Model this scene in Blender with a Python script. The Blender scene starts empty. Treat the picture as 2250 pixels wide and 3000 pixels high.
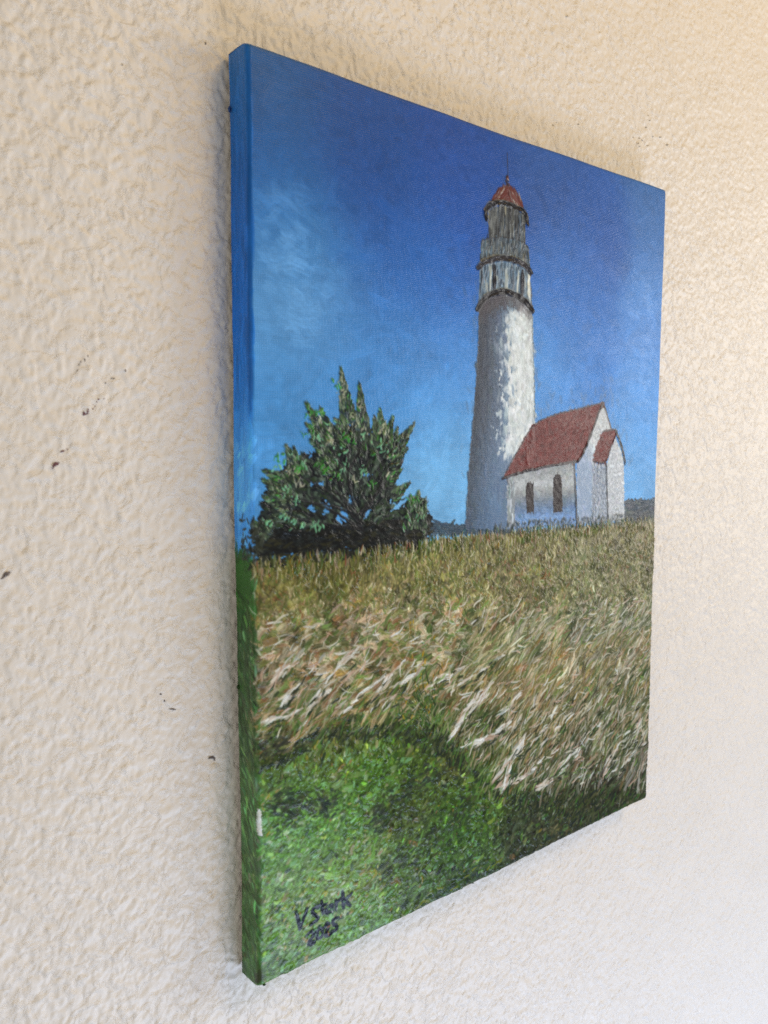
# A lighthouse oil painting on stretched canvas, hanging on a knockdown-textured plaster wall.
import bpy, math
import numpy as np
from mathutils import Matrix, Vector

scene = bpy.context.scene

# ------------------------------------------------------------------ camera
cam_data = bpy.data.cameras.new('camera')
cam = bpy.data.objects.new('camera', cam_data)
scene.collection.objects.link(cam)
right = Vector((0.778924, -0.627116, 0.001386))
up = Vector((0.056157, 0.071952, 0.995826))
back = Vector((-0.624598, -0.775595, 0.091262))
rot = Matrix((right, up, back)).transposed().to_4x4()
cam.matrix_world = Matrix.Translation((-0.320248, -0.313190, 0.043431)) @ rot
cam_data.sensor_fit = 'VERTICAL'
cam_data.sensor_height = 36.0
cam_data.lens = 2330.64 / 3000.0 * 36.0
cam_data.clip_start = 0.01
cam_data.clip_end = 50.0
cam_data.dof.use_dof = True
cam_data.dof.focus_distance = 0.43
cam_data.dof.aperture_fstop = 12.0
scene.camera = cam

# ------------------------------------------------------------------ light
world = bpy.data.worlds.new('World')
scene.world = world
world.use_nodes = True
bg = world.node_tree.nodes['Background']
bg.inputs['Color'].default_value = (1.0, 0.92, 0.84, 1)
bg.inputs['Strength'].default_value = 0.15


def area_lamp(name, loc, target, size, size_y, power, color):
    d = bpy.data.lights.new(name, 'AREA')
    d.shape = 'RECTANGLE'
    d.size, d.size_y = size, size_y
    d.energy = power
    d.color = color
    o = bpy.data.objects.new(name, d)
    scene.collection.objects.link(o)
    o.location = loc
    o.rotation_euler = (Vector(target) - Vector(loc)).to_track_quat('-Z', 'Y').to_euler()
    return o


# daylight from a window to the right, a warm room lamp overhead, daylight bounced up off the floor
area_lamp('window_light', (1.10, -0.66, 0.12), (0.0, 0.0, 0.0), 0.50, 0.55, 6.7, (1.0, 0.965, 0.91))
area_lamp('room_lamp_light', (0.30, -0.80, 0.86), (0.20, 0.0, 0.25), 0.45, 0.40, 5.5, (1.0, 0.66, 0.26))
area_lamp('floor_bounce_light', (0.24, -0.64, -0.92), (0.15, 0.0, -0.32), 0.70, 0.45, 8.6, (0.62, 0.74, 1.0))
area_lamp('far_room_light', (-0.92, -0.66, -0.20), (0.0, 0.0, 0.0), 0.70, 0.70, 3.0, (1.0, 0.95, 0.86))

scene.cycles.use_denoising = False        # keep the fine grain of plaster and paint

scene.view_settings.view_transform = 'Standard'
scene.view_settings.look = 'None'
scene.view_settings.exposure = 0.0
scene.view_settings.gamma = 1.0
scene.view_settings.use_curve_mapping = False

# ------------------------------------------------------------------ helpers
RNG = np.random.default_rng(11)


def srgb2lin(c):
    c = np.asarray(c, dtype=np.float32)
    return np.where(c <= 0.04045, c / 12.92, ((np.maximum(c, 0) + 0.055) / 1.055) ** 2.4)


def band_noise(shape, wavelength, seed, stretch=(1.0, 1.0), width=0.45):
    """Gaussian noise filtered around one wavelength (in samples), unit variance."""
    r = np.random.default_rng(seed)
    n = r.standard_normal(shape).astype(np.float32)
    fy = np.fft.fftfreq(shape[0])[:, None] * stretch[0]
    fx = np.fft.rfftfreq(shape[1])[None, :] * stretch[1]
    fr = np.sqrt(fy * fy + fx * fx) + 1e-9
    filt = np.exp(-0.5 * (np.log(fr * wavelength) / width) ** 2)
    out = np.fft.irfft2(np.fft.rfft2(n) * filt, s=shape).astype(np.float32)
    return out / out.std()


def smooth01(x, a, b):
    t = np.clip((x - a) / (b - a), 0, 1)
    return t * t * (3 - 2 * t)


def bilinear(img, x, y):
    """Sample img at float columns x and rows y (same-shape arrays)."""
    x = np.clip(x, 0, img.shape[1] - 1.001)
    y = np.clip(y, 0, img.shape[0] - 1.001)
    x0 = x.astype(np.int32)
    y0 = y.astype(np.int32)
    fx = x - x0
    fy = y - y0
    if img.ndim == 3:
        fx = fx[..., None]
        fy = fy[..., None]
    return (img[y0, x0] * (1 - fx) * (1 - fy) + img[y0, x0 + 1] * fx * (1 - fy)
            + img[y0 + 1, x0] * (1 - fx) * fy + img[y0 + 1, x0 + 1] * fx * fy)


def mesh_from_arrays(name, co, quads, mat, normals=None, color=None):
    me = bpy.data.meshes.new(name)
    k = quads.shape[1]
    me.vertices.add(len(co))
    me.vertices.foreach_set('co', np.ascontiguousarray(co, dtype=np.float32).ravel())
    me.loops.add(quads.size)
    me.loops.foreach_set('vertex_index', np.ascontiguousarray(quads, dtype=np.int32).ravel())
    me.polygons.add(len(quads))
    me.polygons.foreach_set('loop_start', np.arange(0, quads.size, k, dtype=np.int32))
    me.update(calc_edges=True)
    me.validate()
    if color is not None:
        at = me.color_attributes.new('paint', 'FLOAT_COLOR', 'POINT')
        at.data.foreach_set('color', np.ascontiguousarray(color, dtype=np.float32).ravel())
    if normals is not None:
        me.normals_split_custom_set_from_vertices(np.ascontiguousarray(normals, dtype=np.float32))
    me.materials.append(mat)
    return me


def link(name, me, parent=None):
    o = bpy.data.objects.new(name, me)
    scene.collection.objects.link(o)
    if parent is not None:
        o.parent = parent
    return o


def new_mat(name):
    m = bpy.data.materials.new(name)
    m.use_nodes = True
    nt = m.node_tree
    return m, nt, nt.nodes['Principled BSDF']


# ------------------------------------------------------------------ materials
def wall_material():
    m, nt, b = new_mat('wall_paint')
    N, L = nt.nodes, nt.links
    tc = N.new('ShaderNodeTexCoord')
    n1 = N.new('ShaderNodeTexNoise')
    n1.inputs['Scale'].default_value = 26.0
    n1.inputs['Detail'].default_value = 5.0
    L.new(tc.outputs['Object'], n1.inputs['Vector'])
    ramp = N.new('ShaderNodeValToRGB')
    ramp.color_ramp.elements[0].position = 0.3
    ramp.color_ramp.elements[0].color = (0.762, 0.730, 0.668, 1)
    ramp.color_ramp.elements[1].position = 0.7
    ramp.color_ramp.elements[1].color = (0.790, 0.758, 0.696, 1)
    L.new(n1.outputs['Fac'], ramp.inputs['Fac'])
    L.new(ramp.outputs['Color'], b.inputs['Base Color'])
    b.inputs['Roughness'].default_value = 0.46
    b.inputs['Specular IOR Level'].default_value = 0.4
    n2 = N.new('ShaderNodeTexNoise')
    n2.inputs['Scale'].default_value = 520.0
    n2.inputs['Detail'].default_value = 3.0
    L.new(tc.outputs['Object'], n2.inputs['Vector'])
    # splashes with crisp broken rims, then roller stipple
    n3 = N.new('ShaderNodeTexNoise')
    n3.inputs['Scale'].default_value = 105.0
    n3.inputs['Detail'].default_value = 7.0
    n3.inputs['Roughness'].default_value = 0.62
    n3.inputs['Distortion'].default_value = 0.6
    L.new(tc.outputs['Object'], n3.inputs['Vector'])
    rim = N.new('ShaderNodeMapRange')
    rim.interpolation_type = 'SMOOTHSTEP'
    rim.inputs['From Min'].default_value = 0.46
    rim.inputs['From Max'].default_value = 0.58
    L.new(n3.outputs['Fac'], rim.inputs['Value'])
    b1 = N.new('ShaderNodeBump')
    b1.inputs['Strength'].default_value = 0.50
    b1.inputs['Distance'].default_value = 0.00050
    L.new(rim.outputs['Result'], b1.inputs['Height'])
    bump = N.new('ShaderNodeBump')
    bump.inputs['Strength'].default_value = 0.55
    bump.inputs['Distance'].default_value = 0.00030
    L.new(n2.outputs['Fac'], bump.inputs['Height'])
    L.new(b1.outputs['Normal'], bump.inputs['Normal'])
    L.new(bump.outputs['Normal'], b.inputs['Normal'])
    return m


def paint_material():
    m, nt, b = new_mat('oil_paint')
    N, L = nt.nodes, nt.links
    att = N.new('ShaderNodeAttribute')
    att.attribute_name = 'paint'
    L.new(att.outputs['Color'], b.inputs['Base Color'])
    b.inputs['Roughness'].default_value = 0.40
    b.inputs['Specular IOR Level'].default_value = 0.16
    tc = N.new('ShaderNodeTexCoord')
    # canvas weave: two crossed sets of threads, wavering a little
    wob = N.new('ShaderNodeTexNoise')
    wob.inputs['Scale'].default_value = 60.0
    L.new(tc.outputs['Object'], wob.inputs['Vector'])
    sep = N.new('ShaderNodeSeparateXYZ')
    L.new(tc.outputs['Object'], sep.inputs['Vector'])

    def math_node(op, a, c):
        n = N.new('ShaderNodeMath')
        n.operation = op
        for i, s in enumerate((a, c)):
            if s is None:
                continue
            if isinstance(s, (int, float)):
                n.inputs[i].default_value = s
            else:
                L.new(s, n.inputs[i])
        return n.outputs[0]
    amp = math_node('MULTIPLY', wob.outputs['Fac'], 0.0022)
    across = math_node('ADD', math_node('ADD', sep.outputs['X'], sep.outputs['Y']), amp)
    down = math_node('ADD', sep.outputs['Z'], amp)
    s1 = math_node('SINE', math_node('MULTIPLY', across, 2 * math.pi / 0.00082), None)
    s2 = math_node('SINE', math_node('MULTIPLY', down, 2 * math.pi / 0.00090), None)
    weave = math_node('ADD', math_node('MULTIPLY', s1, 0.6), math_node('MULTIPLY', s2, 0.45))
    weave = math_node('MULTIPLY', weave, att.outputs['Alpha'])
    # bristle grain
    n2 = N.new('ShaderNodeTexNoise')
    n2.inputs['Scale'].default_value = 1500.0
    n2.inputs['Detail'].default_value = 2.0
    L.new(tc.outputs['Object'], n2.inputs['Vector'])
    h = math_node('ADD', weave, math_node('MULTIPLY', n2.outputs['Fac'], 1.3))
    bump = N.new('ShaderNodeBump')
    bump.inputs['Strength'].default_value = 0.55
    bump.inputs['Distance'].default_value = 0.00008
    L.new(h, bump.inputs['Height'])
    L.new(bump.outputs['Normal'], b.inputs['Normal'])
    # gloss varies with the brushwork
    n3 = N.new('ShaderNodeTexNoise')
    n3.inputs['Scale'].default_value = 45.0
    n3.inputs['Detail'].default_value = 4.0
    L.new(tc.outputs['Object'], n3.inputs['Vector'])
    mr = N.new('ShaderNodeMapRange')
    mr.inputs['To Min'].default_value = 0.24
    mr.inputs['To Max'].default_value = 0.40
    L.new(n3.outputs['Fac'], mr.inputs['Value'])
    L.new(mr.outputs['Result'], b.inputs['Roughness'])
    sp = N.new('ShaderNodeMapRange')          # thick paint is glossier than the thin sky
    sp.inputs['To Min'].default_value = 0.20
    sp.inputs['To Max'].default_value = 0.16
    L.new(att.outputs['Alpha'], sp.inputs['Value'])
    L.new(sp.outputs['Result'], b.inputs['Specular IOR Level'])
    return m


def plain_material(name, color, rough, scale=200.0, var=0.25):
    m, nt, b = new_mat(name)
    N, L = nt.nodes, nt.links
    tc = N.new('ShaderNodeTexCoord')
    n = N.new('ShaderNodeTexNoise')
    n.inputs['Scale'].default_value = scale
    L.new(tc.outputs['Object'], n.inputs['Vector'])
    ramp = N.new('ShaderNodeValToRGB')
    lo = [c * (1 - var) for c in color]
    hi = [min(1, c * (1 + var)) for c in color]
    ramp.color_ramp.elements[0].position = 0.3
    ramp.color_ramp.elements[0].color = (*lo, 1)
    ramp.color_ramp.elements[1].position = 0.7
    ramp.color_ramp.elements[1].color = (*hi, 1)
    L.new(n.outputs['Fac'], ramp.inputs['Fac'])
    L.new(ramp.outputs['Color'], b.inputs['Base Color'])
    b.inputs['Roughness'].default_value = rough
    return m


M_WALL = wall_material()
M_PAINT = paint_material()
M_WOOD = plain_material('pine_stretcher', (0.42, 0.28, 0.15), 0.7, 90.0)
M_SCUFF = {'maroon': plain_material('maroon_scuff', (0.13, 0.045, 0.05), 0.7, 900.0, 0.45),
           'dark': plain_material('dark_scuff', (0.12, 0.095, 0.08), 0.7, 900.0, 0.45),
           'grey': plain_material('grey_scuff', (0.34, 0.29, 0.21), 0.7, 900.0, 0.35)}

# measured shapes of the picture: positions on the canvas in millimetres from its top left corner
# (scuffs: x and height on the wall in millimetres from the picture's centre)
F = {
'spire': [(154.4,9.1),(154.8,14.5),(155.2,20.7)],
'ball': (154.8,21.9),
'neck': [(153.7,23.6),(155.6,25.8)],
'dome': [(142.7,35.9),(145.3,32.1),(149.1,28.1),(151.8,26.3),(155.6,25.2),(160.7,26.8),(164.8,29.2),(167.2,32.1),(167.6,34.3),(159.8,34.1),(150.8,34.5),(143.2,36.4)],
'eave': [(139.3,45.2),(138.5,41.0),(142.7,37.0),(150.8,34.7),(159.8,34.8),(166.7,36.4),(170.8,39.0),(171.3,42.8)],
'lantern': [(140.7,41.3),(150.9,36.6),(161.0,36.3),(169.1,39.0),(170.1,55.1),(160.2,53.6),(151.3,53.5),(141.5,55.7)],
'rail': [(135.9,57.7),(140.4,55.2),(151.2,52.8),(162.5,52.1),(170.6,53.9),(173.1,56.6),(174.5,65.3),(162.7,62.7),(151.5,62.7),(139.5,66.3),(135.5,69.4)],
'ring_upper': [(134.6,70.2),(139.5,66.3),(151.5,62.8),(162.7,62.7),(170.9,64.7),(175.4,68.2)],
'drum': [(135.3,70.5),(140.6,67.2),(151.5,63.9),(162.8,63.8),(174.6,68.3),(175.7,84.5),(170.2,82.0),(160.9,80.0),(151.8,79.9),(140.9,83.7),(135.4,88.0)],
'ring_lower': [(134.2,91.5),(139.9,84.6),(151.8,80.0),(163.2,80.6),(171.4,83.5),(177.2,88.2)],
'tower_left': [(135.7,81.4),(135.3,96.1),(135.1,108.9),(134.1,123.8),(132.9,144.7),(131.0,161.3),(129.7,180.2),(128.0,206.7)],
'tower_right': [(175.5,76.7),(177.2,92.1),(178.2,105.6),(179.4,121.3),(180.6,137.2),(181.3,148.4),(181.8,161.4),(182.4,181.7),(183.4,210.6)],
'tower_white_limit': [(170.3,83.5),(155.5,94.2),(153.5,107.4),(155.6,122.6),(155.5,144.2),(154.2,161.3),(153.8,169.1),(172.6,174.2)],
'roof': [(155.7,180.8),(159.7,176.7),(169.9,162.9),(179.3,151.5),(194.1,146.6),(214.9,142.8),(240.5,138.1),(244.3,137.3),(240.6,142.2),(233.4,156.2),(224.8,169.6),(220.8,173.2),(189.9,175.2),(165.6,178.4)],
'cap': [(240.5,137.9),(245.5,137.6),(245.9,140.5),(241.3,141.2)],
'gable': [(241.3,141.2),(245.9,140.5),(250.4,149.1),(253.6,153.9),(244.1,154.9),(238.7,164.1),(235.8,173.2),(235.9,210.9),(222.2,211.1),(220.2,174.3),(224.8,170.0),(234.1,156.2)],
'gable_line': [(245.3,139.5),(249.6,147.3),(253.3,153.6)],
'porch_roof': [(244.5,154.9),(257.3,153.6),(259.0,156.1),(253.4,165.0),(248.9,175.2),(235.5,173.0),(238.8,163.4)],
'porch_line': [(257.5,154.3),(262.3,161.5),(266.1,167.4),(268.6,175.6)],
'porch_front': [(257.1,158.3),(264.6,168.3),(267.7,176.0),(269.8,211.5),(252.6,211.3),(250.1,174.8),(253.4,165.5)],
'porch_side': [(235.8,173.5),(248.9,175.5),(252.0,211.3),(235.6,211.1)],
'side_wall': [(159.8,181.5),(165.6,178.7),(189.9,175.5),(218.1,173.5),(221.8,211.1),(160.2,208.6)],
'corner_strip': [(159.6,181.5),(165.4,179.6),(166.1,207.8),(160.2,208.2)],
'window_a': [(175.1,186.4),(176.5,184.0),(179.6,183.9),(181.5,185.8),(182.6,200.6),(176.4,201.3)],
'window_b': [(198.9,182.6),(201.0,180.4),(204.5,180.4),(206.5,182.4),(207.9,202.5),(199.5,202.4)],
'corner_a': [(217.7,174.2),(219.5,187.1),(221.6,212.4)],
'corner_b': [(249.2,175.2),(250.9,192.7),(252.7,212.7)],
'eave_line': [(156.3,180.6),(165.6,178.7),(189.9,175.6),(209.3,173.9),(221.2,173.2)],
'roof_line': [(243.8,137.8),(240.6,142.4),(233.4,156.4),(224.8,169.8),(220.9,173.2)],
'ridge_line': [(158.5,177.5),(169.9,162.9),(179.5,151.5),(194.1,146.6),(214.9,142.8),(241.2,138.0)],
'smudge': [(246.7,132.5),(254.5,141.9),(189.0,143.4),(181.6,146.8)],
'hill_right': [(269.8,200.0),(274.1,198.1),(291.9,199.3),(305.6,199.3),(306.2,214.3),(269.3,211.9)],
'hill_left': [(71.4,199.0),(87.0,199.2),(111.3,202.7),(128.5,204.3),(143.2,205.8),(163.9,206.8),(164.0,212.5),(111.4,208.9),(82.3,208.6)],
'crown': [(26.5,167.5),(33.5,167.0),(38.2,163.8),(44.6,154.6),(52.8,151.9),(62.9,155.8),(71.6,159.9),(80.6,161.2),(85.2,166.9),(82.5,175.3),(78.0,180.7),(83.5,185.9),(76.2,194.0),(83.5,191.5),(94.8,187.1),(100.6,193.9),(104.7,204.4),(99.8,210.6),(71.7,211.2),(54.3,211.2),(30.0,211.0),(5.4,210.7),(2.0,204.2),(-0.7,197.8),(5.0,193.2),(5.8,184.5),(11.6,176.7),(19.0,170.6)],
'limbs': [[(46.4,127.6),(51.2,151.9),5,17],[(57.0,133.9),(59.5,154.5),4,14],[(27.5,144.1),(41.4,165.1),5,17],[(69.4,145.6),(71.6,161.2),5,19],[(91.7,151.7),(78.8,165.4),4,15],[(77.8,148.8),(73.4,159.9),4,12],[(17.2,163.0),(24.2,177.7),6,18],[(20.9,164.0),(25.7,175.8),5,14],[(6.0,173.4),(21.1,180.8),6,16],[(5.2,177.4),(18.9,183.9),5,13],[(29.6,160.5),(37.4,165.7),6,12],[(6.2,184.6),(18.8,189.6),7,17],[(89.0,181.1),(78.9,187.8),4,13],[(87.1,164.1),(76.1,170.9),4,14],[(94.8,185.6),(93.0,204.3),5,22],[(89.1,188.2),(90.1,204.1),5,18],[(99.6,191.6),(95.9,206.7),5,16],[(33.5,167.6),(42.9,174.3),8,18],[(66.4,149.0),(68.1,161.2),4,14],[(35.2,146.4),(43.0,161.2),4,14],[(27.4,153.5),(35.1,159.9),4,10],[(43.0,150.7),(51.1,161.2),5,14],[(83.4,174.6),(76.1,179.3),4,12],[(80.6,154.3),(76.1,165.4),4,14],[(8.0,179.7),(17.4,186.3),5,14],[(0.7,195.4),(7.7,201.5),6,14]],
'holes': [(34.1,180.6,4.5,2),(53.1,187.7,2.4,5.2),(38.0,191.6,3.6,4),(47.7,195.8,5,5),(62.1,176.8,3.5,2),(62.0,194.6,3,3),(81.2,191.1,5.5,3.2),(16.5,192.0,4,1.6),(30.9,191.8,2.5,3),(73.5,194.5,3,2),(30.3,176.9,3,1.6),(46.2,160.5,3,3),(65.5,165.3,2,3)],
'branches': [[(59.5,202.0),(46.1,187.7),(27.2,177.1)],[(58.6,200.5),(54.4,191.4),(41.3,182.8)],[(59.5,199.9),(52.7,193.4),(44.5,184.3)],[(56.9,195.0),(61.2,190.4),(68.1,185.2)],[(57.7,198.4),(64.6,189.2),(76.1,178.6)],[(57.7,201.2),(38.0,190.6),(16.6,185.0)],[(60.3,193.8),(68.1,185.9),(80.6,164.0)],[(54.4,191.4),(50.2,177.8),(51.2,151.9)],[(51.1,174.5),(57.8,165.2),(58.7,154.5)],[(46.1,181.0),(36.6,161.2),(30.5,152.2)],[(54.4,194.8),(38.0,189.3),(24.1,187.9)],[(58.6,201.9),(46.0,200.4),(16.5,194.5)]],
'bright': [(52.0,159.9,1),(49.5,159.2,1),(48.6,166.5,2),(25.7,170.7,2),(13.9,167.4,1),(12.8,172.3,2),(35.4,171.5,1),(35.9,147.7,1),(28.6,148.5,1),(29.7,156.1,1),(33.5,158.6,2),(49.4,173.1,2),(59.5,174.7,2),(54.4,178.6,3),(65.5,166.0,1),(71.6,164.0,2),(73.4,157.1,3),(52.8,149.3,3),(46.3,134.4,3),(57.0,143.2,3),(35.1,150.9,3),(39.8,161.2,3),(41.4,159.9,3),(21.9,175.1,3),(24.9,179.6,3),(16.7,182.5,2),(22.6,187.2,2),(16.5,194.5,2),(7.8,196.5,2),(25.5,198.3,2),(31.7,198.4,2),(34.8,198.9,2),(21.0,197.0,2),(65.5,181.0,1),(59.5,157.8,2),(60.4,155.8,3),(44.7,135.8,1),(72.5,152.3,3),(90.0,189.7,1),(19.0,173.1,3),(48.7,139.5,3),(52.8,154.6,3),(69.9,155.8,3),(44.5,177.0,1),(38.1,174.2,1),(24.2,173.2,1)],
'ground': [(-14.6,211.6),(3.0,212.9),(21.8,213.3),(52.5,212.9),(92.9,212.3),(111.9,210.5),(139.1,210.8),(164.8,210.7),(218.1,212.2),(269.9,212.5),(306.6,212.4),(329.1,212.2),(358.1,669.1),(-19.2,454.8)],
'zoneA': [(3.0,212.9),(21.8,213.3),(52.5,212.9),(92.9,212.3),(111.9,210.5),(139.1,210.8),(164.8,210.7),(218.1,212.2),(269.9,212.5),(306.6,212.4),(307.9,272.3),(202.4,258.3),(93.1,243.9),(-0.8,239.5)],
'zoneB': [(-0.8,235.5),(93.1,239.1),(129.2,246.1),(129.9,291.8),(113.0,308.5),(93.5,296.8),(63.5,293.8),(31.1,289.0),(11.2,290.7),(-1.6,290.7)],
'zoneC': [(93.1,239.1),(312.5,266.5),(308.7,395.9),(252.8,380.3),(197.3,367.8),(156.7,356.3),(134.0,331.5),(116.4,309.3),(126.3,283.5)],
'zoneD': [(-1.6,288.6),(31.1,288.8),(78.1,293.4),(113.0,311.0),(149.1,354.2),(206.1,373.2),(308.7,395.9),(306.7,408.6),(229.8,404.2),(164.7,369.6),(120.1,333.1),(78.2,307.7),(36.2,298.8),(20.8,304.9),(-1.9,305.3)],
'zoneE': [(-1.7,292.8),(36.2,298.8),(93.6,311.4),(127.0,334.9),(164.7,369.6),(142.1,379.0),(150.1,406.3),(94.3,411.8),(-4.7,411.7)],
'zoneF': [(137.9,348.4),(308.7,395.9),(309.6,411.1),(146.4,410.4),(94.3,411.8),(75.4,386.9),(113.7,369.9)],
'furrow': [[(113.3,333.9),(93.7,336.1),(78.3,345.1),(63.5,344.2)],[(134.4,355.3),(113.7,369.9),(87.7,373.9),(69.4,377.4)],[(41.3,331.7),(23.1,329.6),(8.4,324.1)],[(207.3,408.9),(157.7,406.2),(121.0,406.5),(94.2,406.6)],[(300.8,403.6),(244.0,402.5),(198.4,403.0)]],
'plumes': [[(147.9,295.3),(130.1,303.4),(119.8,315.2)],[(144.3,299.9),(126.7,309.0),(114.8,319.0)],[(163.5,320.0),(148.5,324.5),(132.2,325.8)],[(171.8,335.6),(160.2,343.6),(150.9,352.0)],[(192.5,349.3),(176.3,356.2),(152.8,355.2)],[(214.6,360.9),(201.5,364.6),(188.8,365.4)],[(175.7,333.8),(164.1,346.0),(160.5,357.4)],[(304.2,365.1),(288.1,367.6),(275.4,377.1)],[(267.0,362.3),(257.4,372.3),(252.6,377.2)],[(232.4,350.6),(212.2,357.3),(197.2,364.9)],[(222.4,327.5),(204.9,335.2),(188.2,342.5)],[(303.1,345.3),(276.9,355.3),(257.2,369.1)],[(251.0,339.9),(232.2,344.6),(223.6,360.3)],[(36.4,260.3),(21.2,270.4),(11.4,281.1)],[(52.4,269.8),(36.3,277.8),(23.5,286.0)],[(72.2,275.8),(55.1,283.9),(44.2,290.6)],[(23.8,258.1),(14.0,262.7),(5.6,269.4)],[(87.1,271.4),(72.2,278.1),(63.5,288.0)],[(99.6,276.1),(81.1,282.2),(72.2,292.2)],[(21.1,281.1),(11.3,283.2),(4.7,284.3)],[(57.9,259.5),(41.6,267.8),(31.1,281.1)],[(129.7,281.6),(109.4,285.3),(93.4,289.5)],[(155.0,280.9),(136.8,285.4),(122.9,290.4)],[(171.0,305.3),(155.7,312.9),(141.0,317.5)],[(196.2,330.3),(183.9,335.8),(167.9,340.2)]],
'stems': [[(103.1,306.3),(96.5,285.2),(90.2,267.2)],[(113.1,316.1),(103.0,291.4),(93.3,275.0)],[(118.2,319.9),(99.8,300.6),(84.1,287.6)],[(113.1,313.6),(93.5,294.3),(75.1,281.0)],[(121.6,318.1),(112.9,295.9),(106.1,274.8)],[(69.2,240.7),(81.0,251.6),(87.1,264.3)],[(57.9,234.7),(63.5,251.3),(78.0,260.5)],[(126.9,324.5),(106.4,307.0),(87.3,297.8)],[(116.4,314.4),(112.8,293.4),(116.0,279.1)],[(181.8,261.0),(190.4,278.7),(194.9,287.8)],[(129.0,233.6),(147.0,248.4),(158.4,263.0)]],
'darkblob': [(3.2,291.2),(8.7,291.2),(15.4,293.5),(17.2,299.9),(10.8,301.6),(4.2,300.6)],
'white_chip': [(0.4,322.6),(1.8,323.7),(2.2,331.8),(2.2,335.7),(0.2,335.1),(-0.2,329.7)],
'signature': [[(19.7,378.7),(21.0,382.3),(22.0,386.8)],[(22.0,386.8),(24.2,382.2),(25.6,378.8)],[(32.7,379.8),(29.0,380.2),(28.6,381.8),(31.2,384.2),(31.8,386.6),(28.1,387.0)],[(34.2,378.6),(34.5,384.1)],[(31.9,380.6),(36.8,380.7)],[(39.7,382.5),(36.8,382.5),(36.8,385.4),(39.7,385.4),(40.0,382.3),(40.3,385.7)],[(42.3,381.3),(42.7,385.5)],[(42.3,382.4),(44.8,381.4)],[(46.3,378.3),(47.1,386.1)],[(51.1,381.0),(47.1,382.8),(51.1,386.2)],[(26.2,391.6),(28.5,390.7),(29.5,392.9),(26.0,396.8),(30.1,397.1)],[(32.6,390.6),(31.1,392.8),(31.7,396.0),(34.0,395.8),(34.4,392.7),(32.6,390.6)],[(35.5,391.7),(37.2,390.2),(38.4,392.2),(35.9,396.2),(39.6,396.3)],[(43.1,390.0),(40.5,390.1),(40.8,392.4),(43.0,393.7),(42.6,395.7),(40.2,395.7)]],
'sky': [(1.8,3.1,50,85,132),(14.8,8.5,48,80,132),(53.1,9.8,45,74,135),(122.3,10.0,48,73,140),(194.3,11.0,58,82,145),(294.6,4.7,72,98,155),(10.0,35.6,45,84,145),(63.6,39.7,38,72,138),(122.8,43.6,42,78,155),(237.6,31.3,58,86,155),(296.2,33.1,80,112,175),(9.6,63.7,50,100,165),(23.1,82.6,80,128,182),(63.6,77.0,46,92,165),(107.3,79.9,46,98,175),(217.2,71.4,60,102,175),(293.6,79.9,90,132,200),(18.2,106.6,104,148,196),(35.0,98.9,85,130,185),(77.6,116.0,68,124,190),(117.4,124.8,72,128,196),(218.5,105.9,66,118,190),(296.5,129.9,88,140,208),(13.1,140.3,72,130,190),(52.8,132.5,70,128,190),(92.5,148.7,82,143,206),(121.1,160.1,95,155,215),(198.1,128.3,82,138,203),(292.9,160.0,95,150,212),(12.7,170.1,78,134,190),(108.3,176.5,128,172,210),(125.0,196.3,115,165,210),(289.3,190.1,112,158,206),(105.3,197.6,112,160,205),(37.0,170.5,85,140,195)],
'earth': [(12.1,222.8,112,102,52),(36.7,219.2,85,80,40),(93.0,225.0,115,108,62),(161.3,224.1,112,102,72),(270.6,228.1,112,102,74),(16.7,237.9,122,112,72),(78.0,246.5,138,118,84),(125.7,240.7,130,120,78),(247.6,261.3,120,115,82),(16.4,263.1,125,106,72),(49.6,273.8,135,116,82),(87.1,271.4,100,100,56),(126.2,275.9,120,115,76),(203.2,283.6,124,118,86),(289.7,298.0,114,110,82),(16.0,295.0,66,62,42),(49.5,303.2,70,80,42),(93.5,304.1,66,76,38),(126.8,322.0,70,72,48),(183.5,324.6,115,106,80),(276.4,345.7,96,96,68),(15.8,312.2,66,104,42),(63.5,320.6,60,102,32),(93.7,323.7,62,92,38),(145.3,353.1,62,84,40),(206.3,379.1,58,60,46),(294.7,392.0,55,54,48),(15.6,333.9,80,126,72),(49.4,344.5,72,112,58),(84.4,345.7,56,70,38),(127.5,369.1,50,82,32),(185.3,387.2,45,55,42),(263.6,399.1,40,40,38),(15.3,360.3,86,122,78),(49.3,372.6,90,114,70),(87.7,381.5,62,86,50),(128.0,401.0,50,70,42),(15.0,387.0,86,116,72),(49.2,398.6,72,108,58),(2.6,399.5,52,82,38)],
'edge': [(4.9,45,98,150),(54.2,36,92,156),(111.1,36,102,176),(146.2,52,118,186),(162.2,84,146,206),(186.3,96,156,214),(200.6,76,138,200),(210.1,80,140,195),(212.2,50,98,34),(229.6,46,84,32),(252.8,55,80,45),(295.9,66,92,52),(340.2,78,108,64),(385.7,66,96,52),(411.3,56,86,44)],
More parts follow.
